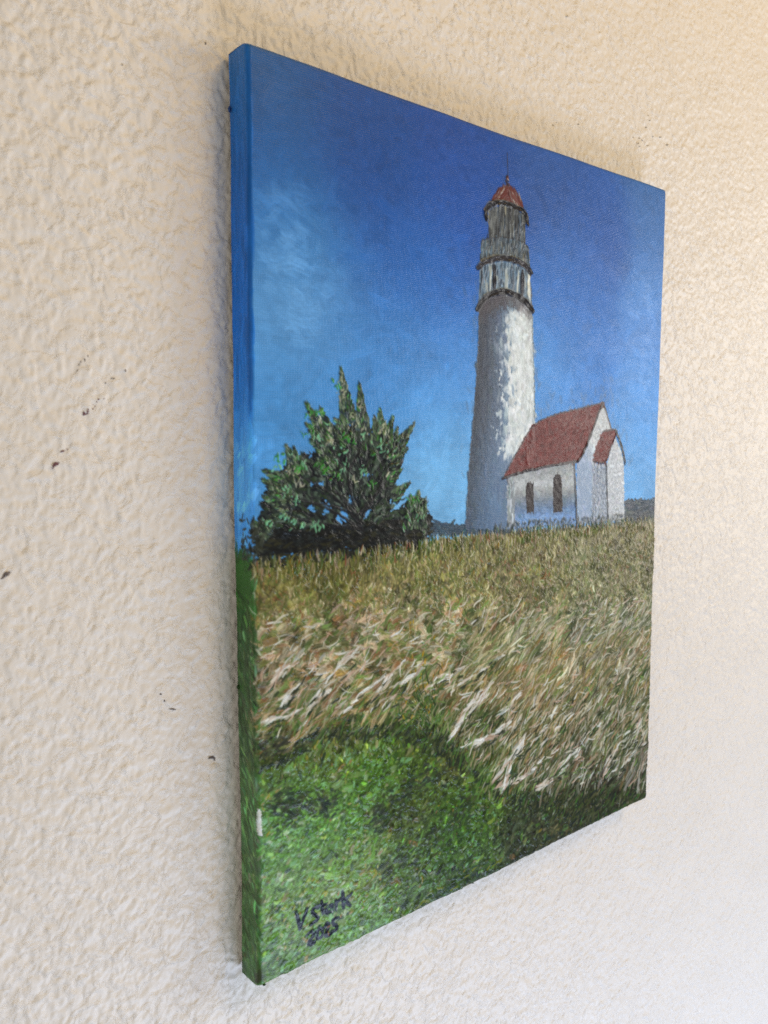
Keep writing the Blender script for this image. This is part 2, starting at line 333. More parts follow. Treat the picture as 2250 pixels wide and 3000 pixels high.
'scuffs': [('maroon',[(-216.66,52.25),(-216.29,54.39),(-216.07,53.8),(-215.46,53.1),(-215.04,53.59),(-214.81,55.01),(-214.45,55.14),(-214.46,53.24),(-214.89,52.64),(-216.07,52.33)]),('maroon',[(-210.72,58.74),(-210.52,59.18),(-210.13,59.11),(-210.0,58.72),(-210.23,58.33),(-210.58,58.4)]),('maroon',[(-211.11,57.73),(-211.0,57.97),(-210.79,57.93),(-210.72,57.72),(-210.85,57.5),(-211.04,57.54)]),('maroon',[(-212.79,56.61),(-212.7,56.9),(-212.52,56.85),(-212.46,56.59),(-212.57,56.33),(-212.73,56.38)]),('maroon',[(-212.0,55.89),(-211.89,56.18),(-211.65,56.13),(-211.57,55.88),(-211.71,55.62),(-211.92,55.67)]),('maroon',[(-212.98,54.99),(-212.82,55.28),(-212.48,55.23),(-212.37,54.97),(-212.56,54.71),(-212.87,54.76)]),('maroon',[(-208.44,59.01),(-208.33,59.2),(-208.09,59.17),(-208.01,59.0),(-208.14,58.83),(-208.36,58.86)]),('dark',[(-217.78,71.46),(-217.1,72.43),(-216.68,73.16),(-216.5,72.94),(-217.02,71.97),(-217.37,71.25)]),('dark',[(-218.62,68.73),(-218.26,69.57),(-217.97,70.17),(-218.08,69.46),(-218.46,68.67)]),('dark',[(-215.61,73.93),(-215.25,74.19),(-214.96,73.62),(-215.37,72.66),(-215.25,73.48)]),('dark',[(-214.11,75.2),(-214.02,75.67),(-213.84,75.59),(-213.78,75.17),(-213.9,74.74),(-214.06,74.82)]),('dark',[(-199.7,70.34),(-199.52,70.93),(-199.17,70.83),(-199.05,70.32),(-199.26,69.78),(-199.59,69.88)]),('dark',[(-205.16,66.93),(-204.81,67.35),(-203.7,67.31),(-203.69,66.88),(-204.57,67.08)]),('dark',[(-207.45,65.22),(-207.35,65.61),(-207.13,65.54),(-207.07,65.2),(-207.19,64.85),(-207.39,64.91)]),('maroon',[(-225.75,38.09),(-225.09,38.91),(-224.44,39.09),(-223.61,38.78),(-224.19,38.43),(-225.11,38.16)]),('maroon',[(-223.13,39.31),(-222.99,39.6),(-222.72,39.54),(-222.62,39.28),(-222.78,39.03),(-223.04,39.09)]),('maroon',[(-229.04,31.91),(-228.28,34.07),(-227.37,34.43),(-226.05,34.3),(-226.72,33.22),(-227.95,32.81),(-228.24,32.05)]),('dark',[(-248.64,-8.38),(-247.22,-6.12),(-245.98,-5.82),(-244.75,-6.11),(-245.53,-7.11),(-247.04,-7.64),(-248.05,-8.44)]),('dark',[(-167.17,-97.99),(-165.72,-97.21),(-164.28,-97.37),(-163.3,-98.65),(-163.62,-100.27),(-164.31,-98.73),(-166.1,-98.26)]),('dark',[(-184.82,-71.48),(-183.15,-71.32),(-181.16,-72.27),(-182.51,-72.5)]),('dark',[(-186.77,-67.32),(-186.56,-66.85),(-186.13,-67.04),(-185.99,-67.54),(-186.23,-67.95),(-186.63,-67.76)]),('dark',[(-188.46,-64.08),(-188.19,-63.75),(-187.62,-63.95),(-187.42,-64.33),(-187.74,-64.61),(-188.26,-64.43)]),('dark',[(-162.08,205.79),(-161.91,206.47),(-161.55,206.45),(-161.43,205.92),(-161.64,205.3),(-161.96,205.33)]),('grey',[(-197.61,187.49),(-197.34,187.88),(-196.78,187.98),(-196.59,187.75),(-196.9,187.37),(-197.41,187.29)]),('grey',[(59.2,226.16),(59.54,226.8),(60.34,226.88),(60.64,226.44),(60.22,225.84),(59.5,225.78)]),('grey',[(62.61,228.45),(62.83,228.78),(63.33,228.84),(63.52,228.64),(63.26,228.32),(62.8,228.27)]),('grey',[(144.94,238.45),(145.59,238.91),(147.07,239.19),(147.62,239.03),(146.83,238.57),(145.49,238.32)]),('grey',[(148.68,237.85),(149.22,238.35),(150.46,238.56),(150.93,238.33),(150.28,237.84),(149.15,237.66)]),('grey',[(143.86,234.83),(144.28,235.3),(145.26,235.45),(145.64,235.2),(145.12,234.74),(144.23,234.61)]),('grey',[(152.57,246.99),(153.12,247.43),(154.37,247.67),(154.84,247.49),(154.17,247.05),(153.03,246.85)]),('grey',[(168.42,244.32),(169.22,244.83),(171.04,245.18),(171.72,245.05),(170.74,244.53),(169.09,244.22)]),('grey',[(177.4,241.38),(177.97,241.97),(179.3,242.18),(179.81,241.88),(179.11,241.31),(177.9,241.13)]),('grey',[(154.14,254.63),(154.57,255.05),(155.58,255.24),(155.96,255.05),(155.43,254.63),(154.51,254.47)]),('grey',[(155.82,252.13),(156.37,252.58),(157.63,252.82),(158.1,252.65),(157.43,252.21),(156.29,251.99)]),('grey',[(145.56,233.28),(146.04,233.71),(147.15,233.89),(147.57,233.7),(146.98,233.29),(145.97,233.13)]),('grey',[(82.02,232.05),(82.58,232.41),(83.84,232.67),(84.31,232.57),(83.63,232.2),(82.48,231.97)]),('grey',[(138.68,237.49),(139.04,237.95),(139.89,238.07),(140.22,237.81),(139.77,237.37),(139.0,237.27)]),('grey',[(161.15,243.14),(161.53,243.55),(162.43,243.69),(162.77,243.48),(162.3,243.09),(161.48,242.96)]),('grey',[(69.32,289.7),(69.71,290.22),(70.62,290.43),(70.96,290.19),(70.48,289.68),(69.66,289.5)]),('grey',[(155.07,235.89),(155.56,236.32),(156.7,236.51),(157.13,236.32),(156.52,235.9),(155.49,235.73)])],
'blobs': [(-15.7,270.4),(-15.5,22.0)],
'bottom_blobs': [(136.8,406.3),(128.1,406.3),(3.4,406.4)],
}

ILLUM = (1.00, 0.90, 0.84)               # mean light on the canvas when its colours were noted
PW, PH, PD = 304.8, 406.4, 15.5          # canvas width, height, depth (mm)

# ------------------------------------------------------------------ the wall
WX0, WX1, WZ0, WZ1 = -440.0, 620.0, -660.0, 560.0
WS = 0.55                                  # mm per sample of the relief


def wall_relief():
    ny, nx = int((WZ1 - WZ0) / WS), int((WX1 - WX0) / WS)
    sh = (ny, nx)
    broad = band_noise(sh, 13.0 / WS, 1, width=0.85)
    mid = band_noise(sh, 4.8 / WS, 2, width=0.6)
    where = band_noise(sh, 30.0 / WS, 9, width=0.8)                    # wet and dry passes of the sprayer
    lumps = broad + 0.30 * mid + 0.25 * np.roll(where, 300, 0)
    plate = np.minimum(np.maximum(lumps + 0.25, 0.0), 0.75)           # flattened splashes standing on the board
    drops = np.minimum(np.maximum(mid - 0.45 + 0.25 * broad + 0.35 * where, 0.0), 1.0) * smooth01(0.62 - plate, 0.0, 0.4)
    second = np.minimum(np.maximum(np.roll(broad, 501, 1) - 0.9, 0.0), 0.35)
    pebble = np.maximum(band_noise(sh, 2.6 / WS, 3, width=0.35) - 0.2, 0.0)
    patch = smooth01(band_noise(sh, 18.0 / WS, 4), 0.1, 1.2) * smooth01(0.7 - lumps, 0.0, 0.8)
    fine = band_noise(sh, 2.0 / WS, 5, width=0.6)
    grit = np.maximum(band_noise(sh, 1.8 / WS, 10, width=0.35) - 1.4, 0.0)
    pits = np.maximum(band_noise(sh, 2.6 / WS, 13, width=0.35) - 1.8, 0.0)
    soft = band_noise(sh, 60.0 / WS, 6)
    h = 0.68 * plate + 0.40 * drops + 1.0 * second + 0.36 * pebble * patch + 0.035 * fine + 0.16 * grit - 0.25 * pits + 0.10 * soft
    return h.astype(np.float32)


WALL_H = wall_relief()
WALL_H -= WALL_H.max() + 0.02             # the highest plates touch the wall plane from behind


def wall_height(x, z):                    # mm in, mm out (negative = behind the plane y = 0)
    return bilinear(WALL_H, (np.asarray(x, dtype=np.float32) - WX0) / WS, (np.asarray(z, dtype=np.float32) - WZ0) / WS)


def graded(a, b, s0, s1):
    out = [a]
    while out[-1] < b:
        t = (out[-1] - a) / (b - a)
        out.append(out[-1] + s0 + (s1 - s0) * t)
    return out


def build_wall():
    xs = np.array(graded(WX0 + 3, -275, 4.0, 1.6) + graded(-273, 400, 0.66, 1.10) + graded(402, WX1 - 5, 2.5, 6.0), dtype=np.float32)
    zs = np.array(graded(WZ0 + 3, -500, 6.0, 2.0) + graded(-498, 385, 1.0, 1.0) + graded(387, WZ1 - 5, 2.5, 6.0), dtype=np.float32)
    X, Z = np.meshgrid(xs, zs)
    Y = -wall_height(X, Z)
    nz, nx = X.shape
    co = np.stack([X, Y, Z], -1).reshape(-1, 3) * 0.001
    ii, jj = np.meshgrid(np.arange(nz - 1), np.arange(nx - 1), indexing='ij')
    a = ii * nx + jj
    quads = np.stack([a, a + 1, a + nx + 1, a + nx], -1).reshape(-1, 4)
    # the middle of the wall behind the picture is left out of the fine relief
    cx = X[:-1, :-1].ravel()
    cz = Z[:-1, :-1].ravel()
    keep = ~((np.abs(cx) < 125) & (np.abs(cz) < 175))
    quads = quads[keep]
    used = np.zeros(len(co), bool)
    used[quads.ravel()] = True
    remap = np.cumsum(used) - 1
    co = co[used]
    quads = remap[quads]
    n0 = len(co)
    hx, hz, yy = 0.130, 0.180, 0.0022
    co = np.vstack([co, [(-hx, yy, -hz), (hx, yy, -hz), (hx, yy, hz), (-hx, yy, hz)]])
    quads = np.vstack([quads, [[n0, n0 + 1, n0 + 2, n0 + 3]]])
    w = link('wall', mesh_from_arrays('wall', co, quads, M_WALL))
    w['kind'] = 'structure'
    w['label'] = 'cream painted wall with knockdown plaster texture behind the canvas'
    return w


WALL = build_wall()


def inside(poly, X, Y):
    r = np.zeros(X.shape, bool)
    n = len(poly)
    for i in range(n):
        x1, y1 = poly[i]
        x2, y2 = poly[(i + 1) % n]
        if y1 == y2:
            continue
        hit = ((y1 > Y) != (y2 > Y)) & (X < (x2 - x1) * (Y - y1) / (y2 - y1) + x1)
        r ^= hit
    return r


for kind, poly in F['scuffs']:
    P = np.array(poly)
    lo, hi = P.min(0) - 0.15, P.max(0) + 0.15
    st = max(0.1, min(0.22, (hi - lo).max() / 14))
    xs = np.arange(lo[0], hi[0] + st, st)
    zs = np.arange(lo[1], hi[1] + st, st)
    X, Z = np.meshgrid(xs, zs)
    Xj = X + RNG.normal(0, st * 0.35, X.shape)
    Zj = Z + RNG.normal(0, st * 0.35, X.shape)
    m = inside(poly, Xj, Zj)
    m &= RNG.random(X.shape) > 0.06
    if m.sum() < 3:
        m = np.abs(X - P[:, 0].mean()) + np.abs(Z - P[:, 1].mean()) < st * 2
    ii, jj = np.nonzero(m[:-1, :-1])
    nx = X.shape[1]
    a = ii * nx + jj
    quads = np.stack([a, a + 1, a + nx + 1, a + nx], -1)
    Y = -np.max([wall_height(X + a_, Z + b_) for a_ in (-.5, 0, .5) for b_ in (-.5, 0, .5)], axis=0) - 0.06
    co = np.stack([X, Y, Z], -1).reshape(-1, 3) * 0.001
    used = np.zeros(len(co), bool)
    used[quads.ravel()] = True
    remap = np.cumsum(used) - 1
    link('scuff_mark', mesh_from_arrays('scuff_mark', co[used], remap[quads], M_SCUFF[kind]), WALL)

# ------------------------------------------------------------------ painting the canvas
S = 4.4                                   # samples per mm while painting
MARG = 17.0
NX, NY = int((PW + 2 * MARG) * S), int((PH + 2 * MARG) * S)
COL = np.zeros((NY, NX, 3), np.float32)   # display colour 0..1
HGT = np.zeros((NY, NX), np.float32)      # paint thickness, mm
THIN = np.ones((NY, NX), np.float32)      # 1 where the weave shows through
IDS = np.zeros((NY, NX), np.uint8)
UU = (np.arange(NX, dtype=np.float32) / S - MARG)[None, :].repeat(NY, 0)
VV = (np.arange(NY, dtype=np.float32) / S - MARG)[:, None].repeat(NX, 1)
(SKY, FIELD, LAWN, TREE, TOWER, DOME, LANTERN, RINGU, RINGL, DRUM, WALLS, ROOF, WINA, WINB, PROOF, PWALL, HILLL, HILLR, SIGN,
 SPIRE, RAIL, BALL) = range(22)


def colour_field(pts, sigma):
    gx = np.linspace(-MARG, PW + MARG, 90)
    gy = np.linspace(-MARG, PH + MARG, 120)
    X, Y = np.meshgrid(gx, gy)
    acc = np.zeros(X.shape + (3,))
    wt = np.zeros(X.shape)
    for u, v, r, g, b in pts:
        d2 = (X - u) ** 2 + (Y - v) ** 2
        w = np.exp(-d2 / (2 * sigma * sigma)) + 1e-5 / (1 + d2)
        acc += w[..., None] * np.array([r, g, b]) / 255.0
        wt += w
    acc /= wt[..., None]
    return bilinear(acc.astype(np.float32), (UU + MARG) / (PW + 2 * MARG) * 89, (VV + MARG) / (PH + 2 * MARG) * 119)


N3 = band_noise((NY, NX), 3.0 * S, 21)
N8 = band_noise((NY, NX), 8.0 * S, 22)
N30 = band_noise((NY, NX), 34.0 * S, 23)
N1 = band_noise((NY, NX), 1.1 * S, 24)


def px(u, v):
    return (min(max(int((u + MARG) * S), 0), NX - 1), min(max(int((v + MARG) * S), 0), NY - 1))


def rgb(*c):
    return np.array(c, np.float32) / 255.0


def stroke(u, v, L, w, ang, col, h=0.2, curve=0.0, alpha=1.0, rag=0.35, streak=0.12, taper=0.5, ident=None, thin=0.0, wet=0.14):
    """One brush mark centred at (u, v), pointing along ang, with bristle streaks and a ragged lifted end."""
    ca, sa = math.cos(ang), math.sin(ang)
    hl = L * 0.5
    ex = abs(ca) * hl + abs(sa) * w + abs(curve) * L + w * .6
    ey = abs(sa) * hl + abs(ca) * w + abs(curve) * L + w * .6
    x0 = max(int((u - ex + MARG) * S), 0)
    x1 = min(int((u + ex + MARG) * S) + 2, NX)
    y0 = max(int((v - ey + MARG) * S), 0)
    y1 = min(int((v + ey + MARG) * S) + 2, NY)
    if x1 - x0 < 2 or y1 - y0 < 2:
        return
    X = UU[y0:y0 + 1, x0:x1] - u
    Y = VV[y0:y1, x0:x0 + 1] - v
    t = (X * ca + Y * sa) / hl
    s = Y * ca - X * sa - curve * L * (t * t - 0.35)
    nb = 14
    tab = RNG.random((3, nb + 1))
    bi = np.clip((s / w + 0.75) * (nb / 1.5), 0, nb).astype(np.int8)
    wt = 0.5 * w * (1 - taper * np.clip(t, 0, 1) ** 2 - 0.35 * np.clip(-t, 0, 1) ** 4)
    e1 = (1 - rag * tab[0])[bi]
    e0 = (1 - 0.4 * rag * tab[1])[bi]
    a = np.clip((wt - np.abs(s)) * S + 0.5, 0, 1) * np.clip((e1 - t) * hl * S + 0.5, 0, 1) * np.clip((t + e0) * hl * S + 0.5, 0, 1)
    a = a * alpha * (1 - 0.4 * np.clip(t, 0, 1) * tab[1][bi])
    br = (tab[2] - 0.5)[bi]
    if wet:
        i_, j_ = px(u, v)
        col = col * (1 - wet) + COL[j_, i_] * wet
    c = col * (1 + 2 * streak * br)[..., None]
    a3 = a[..., None]
    blk = COL[y0:y1, x0:x1]
    blk *= 1 - a3
    blk += c * a3
    prof = 0.55 + 0.9 * br + 0.5 * np.clip(np.abs(s) / (0.5 * w + 1e-6), 0, 1) ** 3 + 0.3 * np.clip(t, -1, 1)
    hb = HGT[y0:y1, x0:x1]
    hb *= 1 - 0.75 * a
    hb += a * h * (prof + 0.25)
    tb = THIN[y0:y1, x0:x1]
    tb *= 1 - a * (1 - thin)
    if ident is not None:
        ib = IDS[y0:y1, x0:x1]
        ib[a > 0.45] = ident


def path_stroke(pts, w, col, h=0.15, step=0.5, jitter=0.12, ident=None, alpha=1.0, w_end=None):
    """A longer mark pulled along a polyline as overlapping touches."""
    P = np.array(pts, float)
    if len(P) > 2:                         # round the polyline's corners
        for _ in range(2):
            q = np.empty((2 * len(P), 2))
            q[0], q[-1] = P[0], P[-1]
            q[1:-1:2] = .75 * P[:-1] + .25 * P[1:]
            q[2:-1:2] = .25 * P[:-1] + .75 * P[1:]
            P = q
    seg = np.hypot(*np.diff(P, axis=0).T)
    tot = seg.sum()
    cum = np.concatenate([[0], np.cumsum(seg)])
    n = max(2, int(tot / max(w * step, 0.35)))
    for k in range(n):
        d = (k + 0.5) / n * tot
        i = min(np.searchsorted(cum, d) - 1, len(seg) - 1)
        i = max(i, 0)
        f = (d - cum[i]) / max(seg[i], 1e-6)
        q = P[i] * (1 - f) + P[i + 1] * f
        a = math.atan2(P[i + 1][1] - P[i][1], P[i + 1][0] - P[i][0])
        ww = w if w_end is None else w + (w_end - w) * d / tot
        stroke(q[0] + RNG.normal(0, jitter), q[1] + RNG.normal(0, jitter), max(ww * 2.2, tot / n * 1.8), ww * RNG.uniform(.8, 1.15), a + RNG.normal(0, .08),
               col * RNG.uniform(.85, 1.15), h, alpha=alpha, rag=.5, taper=.2, ident=ident)


def poly_mask(poly, wobble=0.35):
    return inside(poly, UU + wobble * N3, VV + wobble * np.roll(N3, 37, 1))


def points_in(mask, n):
    ys, xs = np.nonzero(mask)
    k = RNG.integers(0, len(ys), n)
    return xs[k] / S - MARG, ys[k] / S - MARG


def fill(mask, col, ident=None, soft=None):
    c = np.asarray(col, np.float32)
    if c.ndim == 1:
        COL[mask] = c
    else:
        COL[mask] = c[mask]
    if ident is not None:
        IDS[mask] = ident


def restroke(mask, n, L, w, ang, jit=0.1, h=0.1, hue=0.03, ident=None, alpha=0.85, thin=0.0, spread=0.3, rag=.5):
    us, vs = points_in(mask, n)
    for u, v in zip(us, vs):
        i, j = px(u, v)
        c = COL[j, i] * (1 + RNG.normal(0, jit)) + RNG.normal(0, hue, 3)
        stroke(u, v, RNG.uniform(*L), RNG.uniform(*w), ang + RNG.normal(0, spread), np.clip(c, .02, .95).astype(np.float32), h * RNG.uniform(.5, 1.3),
               alpha=alpha, ident=ident, thin=thin, rag=rag)


def pick(pal):
    ws = np.array([p[1] for p in pal], float)
    return np.array(pal[RNG.choice(len(pal), p=ws / ws.sum())][0], np.float32) / 255.0


CLUMP = [np.roll(N8, (61 * k, 131 * k), (0, 1)) * .8 + np.roll(N30, (97 * k, 211 * k), (0, 1)) * .5 for k in range(12)]


def pick_at(pal, i, j, k=.9):
    """Pick a pigment; neighbouring marks tend to share it, as from one load of the brush."""
    ws = np.array([p[1] * math.exp(k * CLUMP[n % 12][j, i]) for n, p in enumerate(pal)])
    return np.array(pal[RNG.choice(len(pal), p=ws / ws.sum())][0], np.float32) / 255.0


# ---- sky
SKYC = colour_field(F['sky'], 19.0) * np.array([.93, 1.01, 1.0], np.float32)
SKYC *= 1 + (1 - smooth01(VV, 20, 120))[..., None] * np.array([.0, .06, .04], np.float32)
SKYC *= 1.05 + .03 * smooth01(VV, 40, 130)[..., None]
EARTH = colour_field(F['earth'], 13.0)
EARTH = EARTH * np.where(VV[..., None] > F['zoneE'][0][1] - 8, np.array([1.18, 1.09, .92], np.float32), np.array([1.08, 1.10, 1.06], np.float32))
EARTH *= (1 + .10 * smooth01(VV, 330, 390) * (1 - smooth01(UU, 60, 130)))[..., None]
COL[:] = SKYC * (1 + 0.018 * N8 + 0.03 * N30 * smooth01(VV, 40, 160))[..., None]
us, vs = RNG.uniform(-4, PW + 14, 1900), RNG.uniform(-14, 262, 1900)
for u, v in zip(us, vs):
    i, j = px(u, v)
    ang = RNG.normal(0.05, 0.35) if RNG.random() < .75 else RNG.normal(-.9, .4)
    stroke(u, v, RNG.uniform(9, 26), RNG.uniform(2.5, 7), ang, SKYC[j, i] * (1 + RNG.normal(0, .05)), 0.03, curve=RNG.normal(0, .05),
           alpha=RNG.uniform(.2, .5), rag=.7, streak=.05, thin=.8)
# scumbled lighter touches
for u0, v0, ru, rv, n, lift in [(16, 78, 14, 16, 90, .18), (17, 58, 9, 5, 26, .14), (26, 104, 15, 12, 70, .13), (40, 92, 10, 8, 26, .10), (200, 178, 26, 20, 26, .06), (286, 70, 12, 16, 26, .10), (290, 120, 10, 26, 30, .08),
                                (110, 190, 30, 20, 26, .05), (268, 208, 22, 20, 24, .06), (12, 168, 10, 20, 16, .05), (122, 232, 26, 14, 26, .10), (60, 176, 30, 10, 14, .04)]:
    for k in range(n):
        u, v = RNG.normal(u0, ru * .6), RNG.normal(v0, rv * .6)
        i, j = px(u, v)
        stroke(u, v, RNG.uniform(4, 14), RNG.uniform(2, 6.5), RNG.normal(.25, .45), np.clip(SKYC[j, i] + lift * RNG.uniform(.3, 1), 0, 1), .03, curve=RNG.normal(0, .05), alpha=RNG.uniform(.14, .34), rag=1.0, streak=.16, thin=.6)
# darker blue touches, upper sky
for k in range(60):
    u, v = RNG.uniform(30, 290), RNG.uniform(5, 110)
    i, j = px(u, v)
    stroke(u, v, RNG.uniform(5, 16), RNG.uniform(2, 6), RNG.normal(.1, .6), SKYC[j, i] * .86, .03, alpha=.35, rag=.8, streak=.06, thin=.6)

# ---- wrapped left edge
ev = np.array([e[0] for e in F['edge']])
EDGE_T = VV[:, :1] < F['edge'][8][0] - .5
EDGE = np.stack([np.interp(VV[:, 0], ev, [e[k] for e in F['edge']]) for k in (1, 2, 3)], -1).astype(np.float32) / 255.0
EDGE = np.where(EDGE_T, EDGE * np.array([1.0, 1.16, 1.22], np.float32), (EDGE + (EDGE.mean(-1, keepdims=True) - EDGE) * .12) * 1.16)
lm = UU < 0.8
COL[lm] = np.broadcast_to(EDGE[:, None, :], COL.shape)[lm]
v_g = F['edge'][8][0]
for k in range(420):
    v = RNG.uniform(-10, v_g - 2)
    u = RNG.uniform(-15, 1.0)
    j = px(u, v)[1]
    low = v > 160 and RNG.random() < .55
    c = EDGE[j] * (1 + RNG.normal(0, .09)) + (0.20 * RNG.random() if low else 0)
    stroke(u, v, RNG.uniform(8, 26) * (.45 if low else 1), RNG.uniform(1, 3.2), math.pi / 2 + RNG.normal(.5 if low else 0, .35 if low else .03), c, .05, curve=RNG.normal(0, .05), alpha=.6, streak=.16, rag=.9, thin=.8)
for k in range(26):                         # the strip of stronger blue along the fold
    v = RNG.uniform(-4, v_g - 60)
    stroke(RNG.normal(.3, .6), v, RNG.uniform(14, 34), RNG.uniform(1.2, 2.4), math.pi / 2, rgb(28, 92, 165) * RNG.uniform(.85, 1.1), .04, alpha=.45, streak=.05, thin=.5)

# ---- far hills
for key, ident, col in (('hill_left', HILLL, rgb(56, 74, 88)), ('hill_right', HILLR, rgb(66, 76, 86))):
    m = poly_mask(F[key], .5)
    fill(m, col * (1 + .1 * N3[..., None]), ident)
    restroke(m, 90, (3, 8), (.8, 2), 0.0, .12, .05, .015, ident, thin=.5)

# ---- ground
gm = poly_mask(F['ground'], .6)
lawn_poly = inside(F['zoneE'], UU, VV) | inside(F['zoneF'], UU, VV) | (VV > F['zoneE'][0][1] + 55)
fill(gm, EARTH * (1 + .12 * N3 + .08 * N8)[..., None], FIELD)
IDS[gm & lawn_poly] = LAWN
em = gm & (UU < .8)
COL[em] = np.broadcast_to(EDGE[:, None, :], COL.shape)[em]
THIN[gm] = .3


def zone(key):
    return inside(F[key], UU, VV)


# lawn: short loaded dabs
LAWN_PAL = [((78, 136, 34), 2.6), ((104, 152, 78), 2.8), ((128, 186, 138), 2.0), ((34, 52, 38), 2.0), ((28, 44, 48), .7), ((172, 150, 124), 1.4), ((206, 206, 194), 1.0), ((168, 110, 64), .7),
            ((182, 148, 34), .35), ((104, 120, 70), 1.8), ((84, 78, 54), .9), ((150, 168, 130), 1.0)]
mE = (zone('zoneE') | zone('zoneF') | zone('zoneD') | (gm & lawn_poly)) & gm & (UU < PW + 14)
us, vs = points_in(mE, 13000)
order = np.argsort(vs + RNG.normal(0, 6, len(vs)))
zF = zone('zoneF')
for q in order:
    u, v = us[q], vs[q]
    i, j = px(u, v)
    base = EARTH[j, i]
    dark = float(base.mean())
    lum = np.exp(RNG.normal(-.02, .26))
    clump = 1 + .20 * N8[j, i] + .16 * N30[j, i]
    near = (u < 75) and (v > 300)
    if RNG.random() < (.80 if near else .55) * min(1.0, dark / .36) ** 1.6:
        c = pick_at(LAWN_PAL, i, j) * .64 + base * .36 * lum + (.04 if near else 0)
    else:
        c = base * lum * clump * (1 + RNG.normal(0, .07, 3))
    steep = v < F['zoneE'][0][1] + 22
    big = min(math.exp(RNG.normal(-.14, .52)), 2.8)
    stroke(u, v, 2.7 * big * RNG.uniform(.7, 1.4) * (1.3 if steep else 1), 1.0 * big * RNG.uniform(.6, 1.3), (-1.35 if steep else -.45) + RNG.normal(0, .6), np.clip(c, 0.02, .9).astype(np.float32), .15 * RNG.uniform(.4, 1.5),
           curve=RNG.normal(0, .12), alpha=RNG.uniform(.6, 1), rag=.75, wet=.04, streak=.12, ident=LAWN if mE[j, i] else None)
# dark furrows
for l in F['furrow']:
    P = np.array(l)
    for k in range(170):
        f = RNG.random() * (len(P) - 1)
        q = P[int(f)] * (1 - f % 1) + P[int(f) + 1] * (f % 1)
        u, v = q + RNG.normal(0, 4.0, 2)
        stroke(u, v, RNG.uniform(2, 6), RNG.uniform(.7, 2), math.atan2(*(P[-1] - P[0])[::-1]) + RNG.normal(0, .5), pick([((46, 52, 36), 2), ((34, 44, 38), 2), ((64, 66, 44), 1.2), ((58, 82, 40), 1)]), .13, alpha=.75, rag=.6)

# the dark transition under the long grass
mD = zone('zoneD') & gm
us, vs = points_in(mD, 1700)
for u, v in zip(us, vs):
    c = pick([((40, 46, 28), 3), ((28, 36, 30), 2), ((62, 72, 36), 2), ((84, 84, 56), 1), ((58, 100, 34), .8), ((120, 116, 92), .35)])
    stroke(u, v, RNG.uniform(3, 9), RNG.uniform(.6, 1.7), -.75 + RNG.normal(0, .5), c, .16, curve=RNG.normal(0, .1), alpha=.85, rag=.6)

# the meadow: long leaning blades, back to front
FIELD_B = [((188, 154, 130), 2.4), ((214, 202, 176), 2.0), ((156, 146, 128), 1.5), ((98, 112, 54), 2.6), ((58, 62, 34), 2.0), ((118, 88, 60), 1.1), ((156, 120, 52), .4), ((224, 220, 208), .4), ((74, 112, 50), 1.8),
           ((156, 98, 66), 1.0)]
FIELD_C = [((178, 154, 130), 2.2), ((212, 202, 180), 2.0), ((152, 146, 128), 1.8), ((98, 114, 64), 2.8), ((58, 68, 40), 2.0), ((112, 88, 62), .9), ((160, 122, 56), .35), ((222, 218, 208), .55), ((76, 108, 56), 1.8),
           ((156, 100, 70), .9)]
FIELD_A = [((116, 114, 58), 3.2), ((66, 70, 34), 2.4), ((160, 148, 106), 1.4), ((170, 140, 114), 1.1), ((212, 200, 164), .8), ((84, 108, 48), 2.6), ((164, 128, 40), .25), ((146, 86, 58), .6), ((90, 84, 56), 1.6)]
mA, mB, mC = zone('zoneA') & gm, zone('zoneB') & gm, zone('zoneC') & gm
vC0, vC1 = F['zoneC'][0][1], F['zoneC'][4][1]


top = np.array(F['zoneA'][:10])


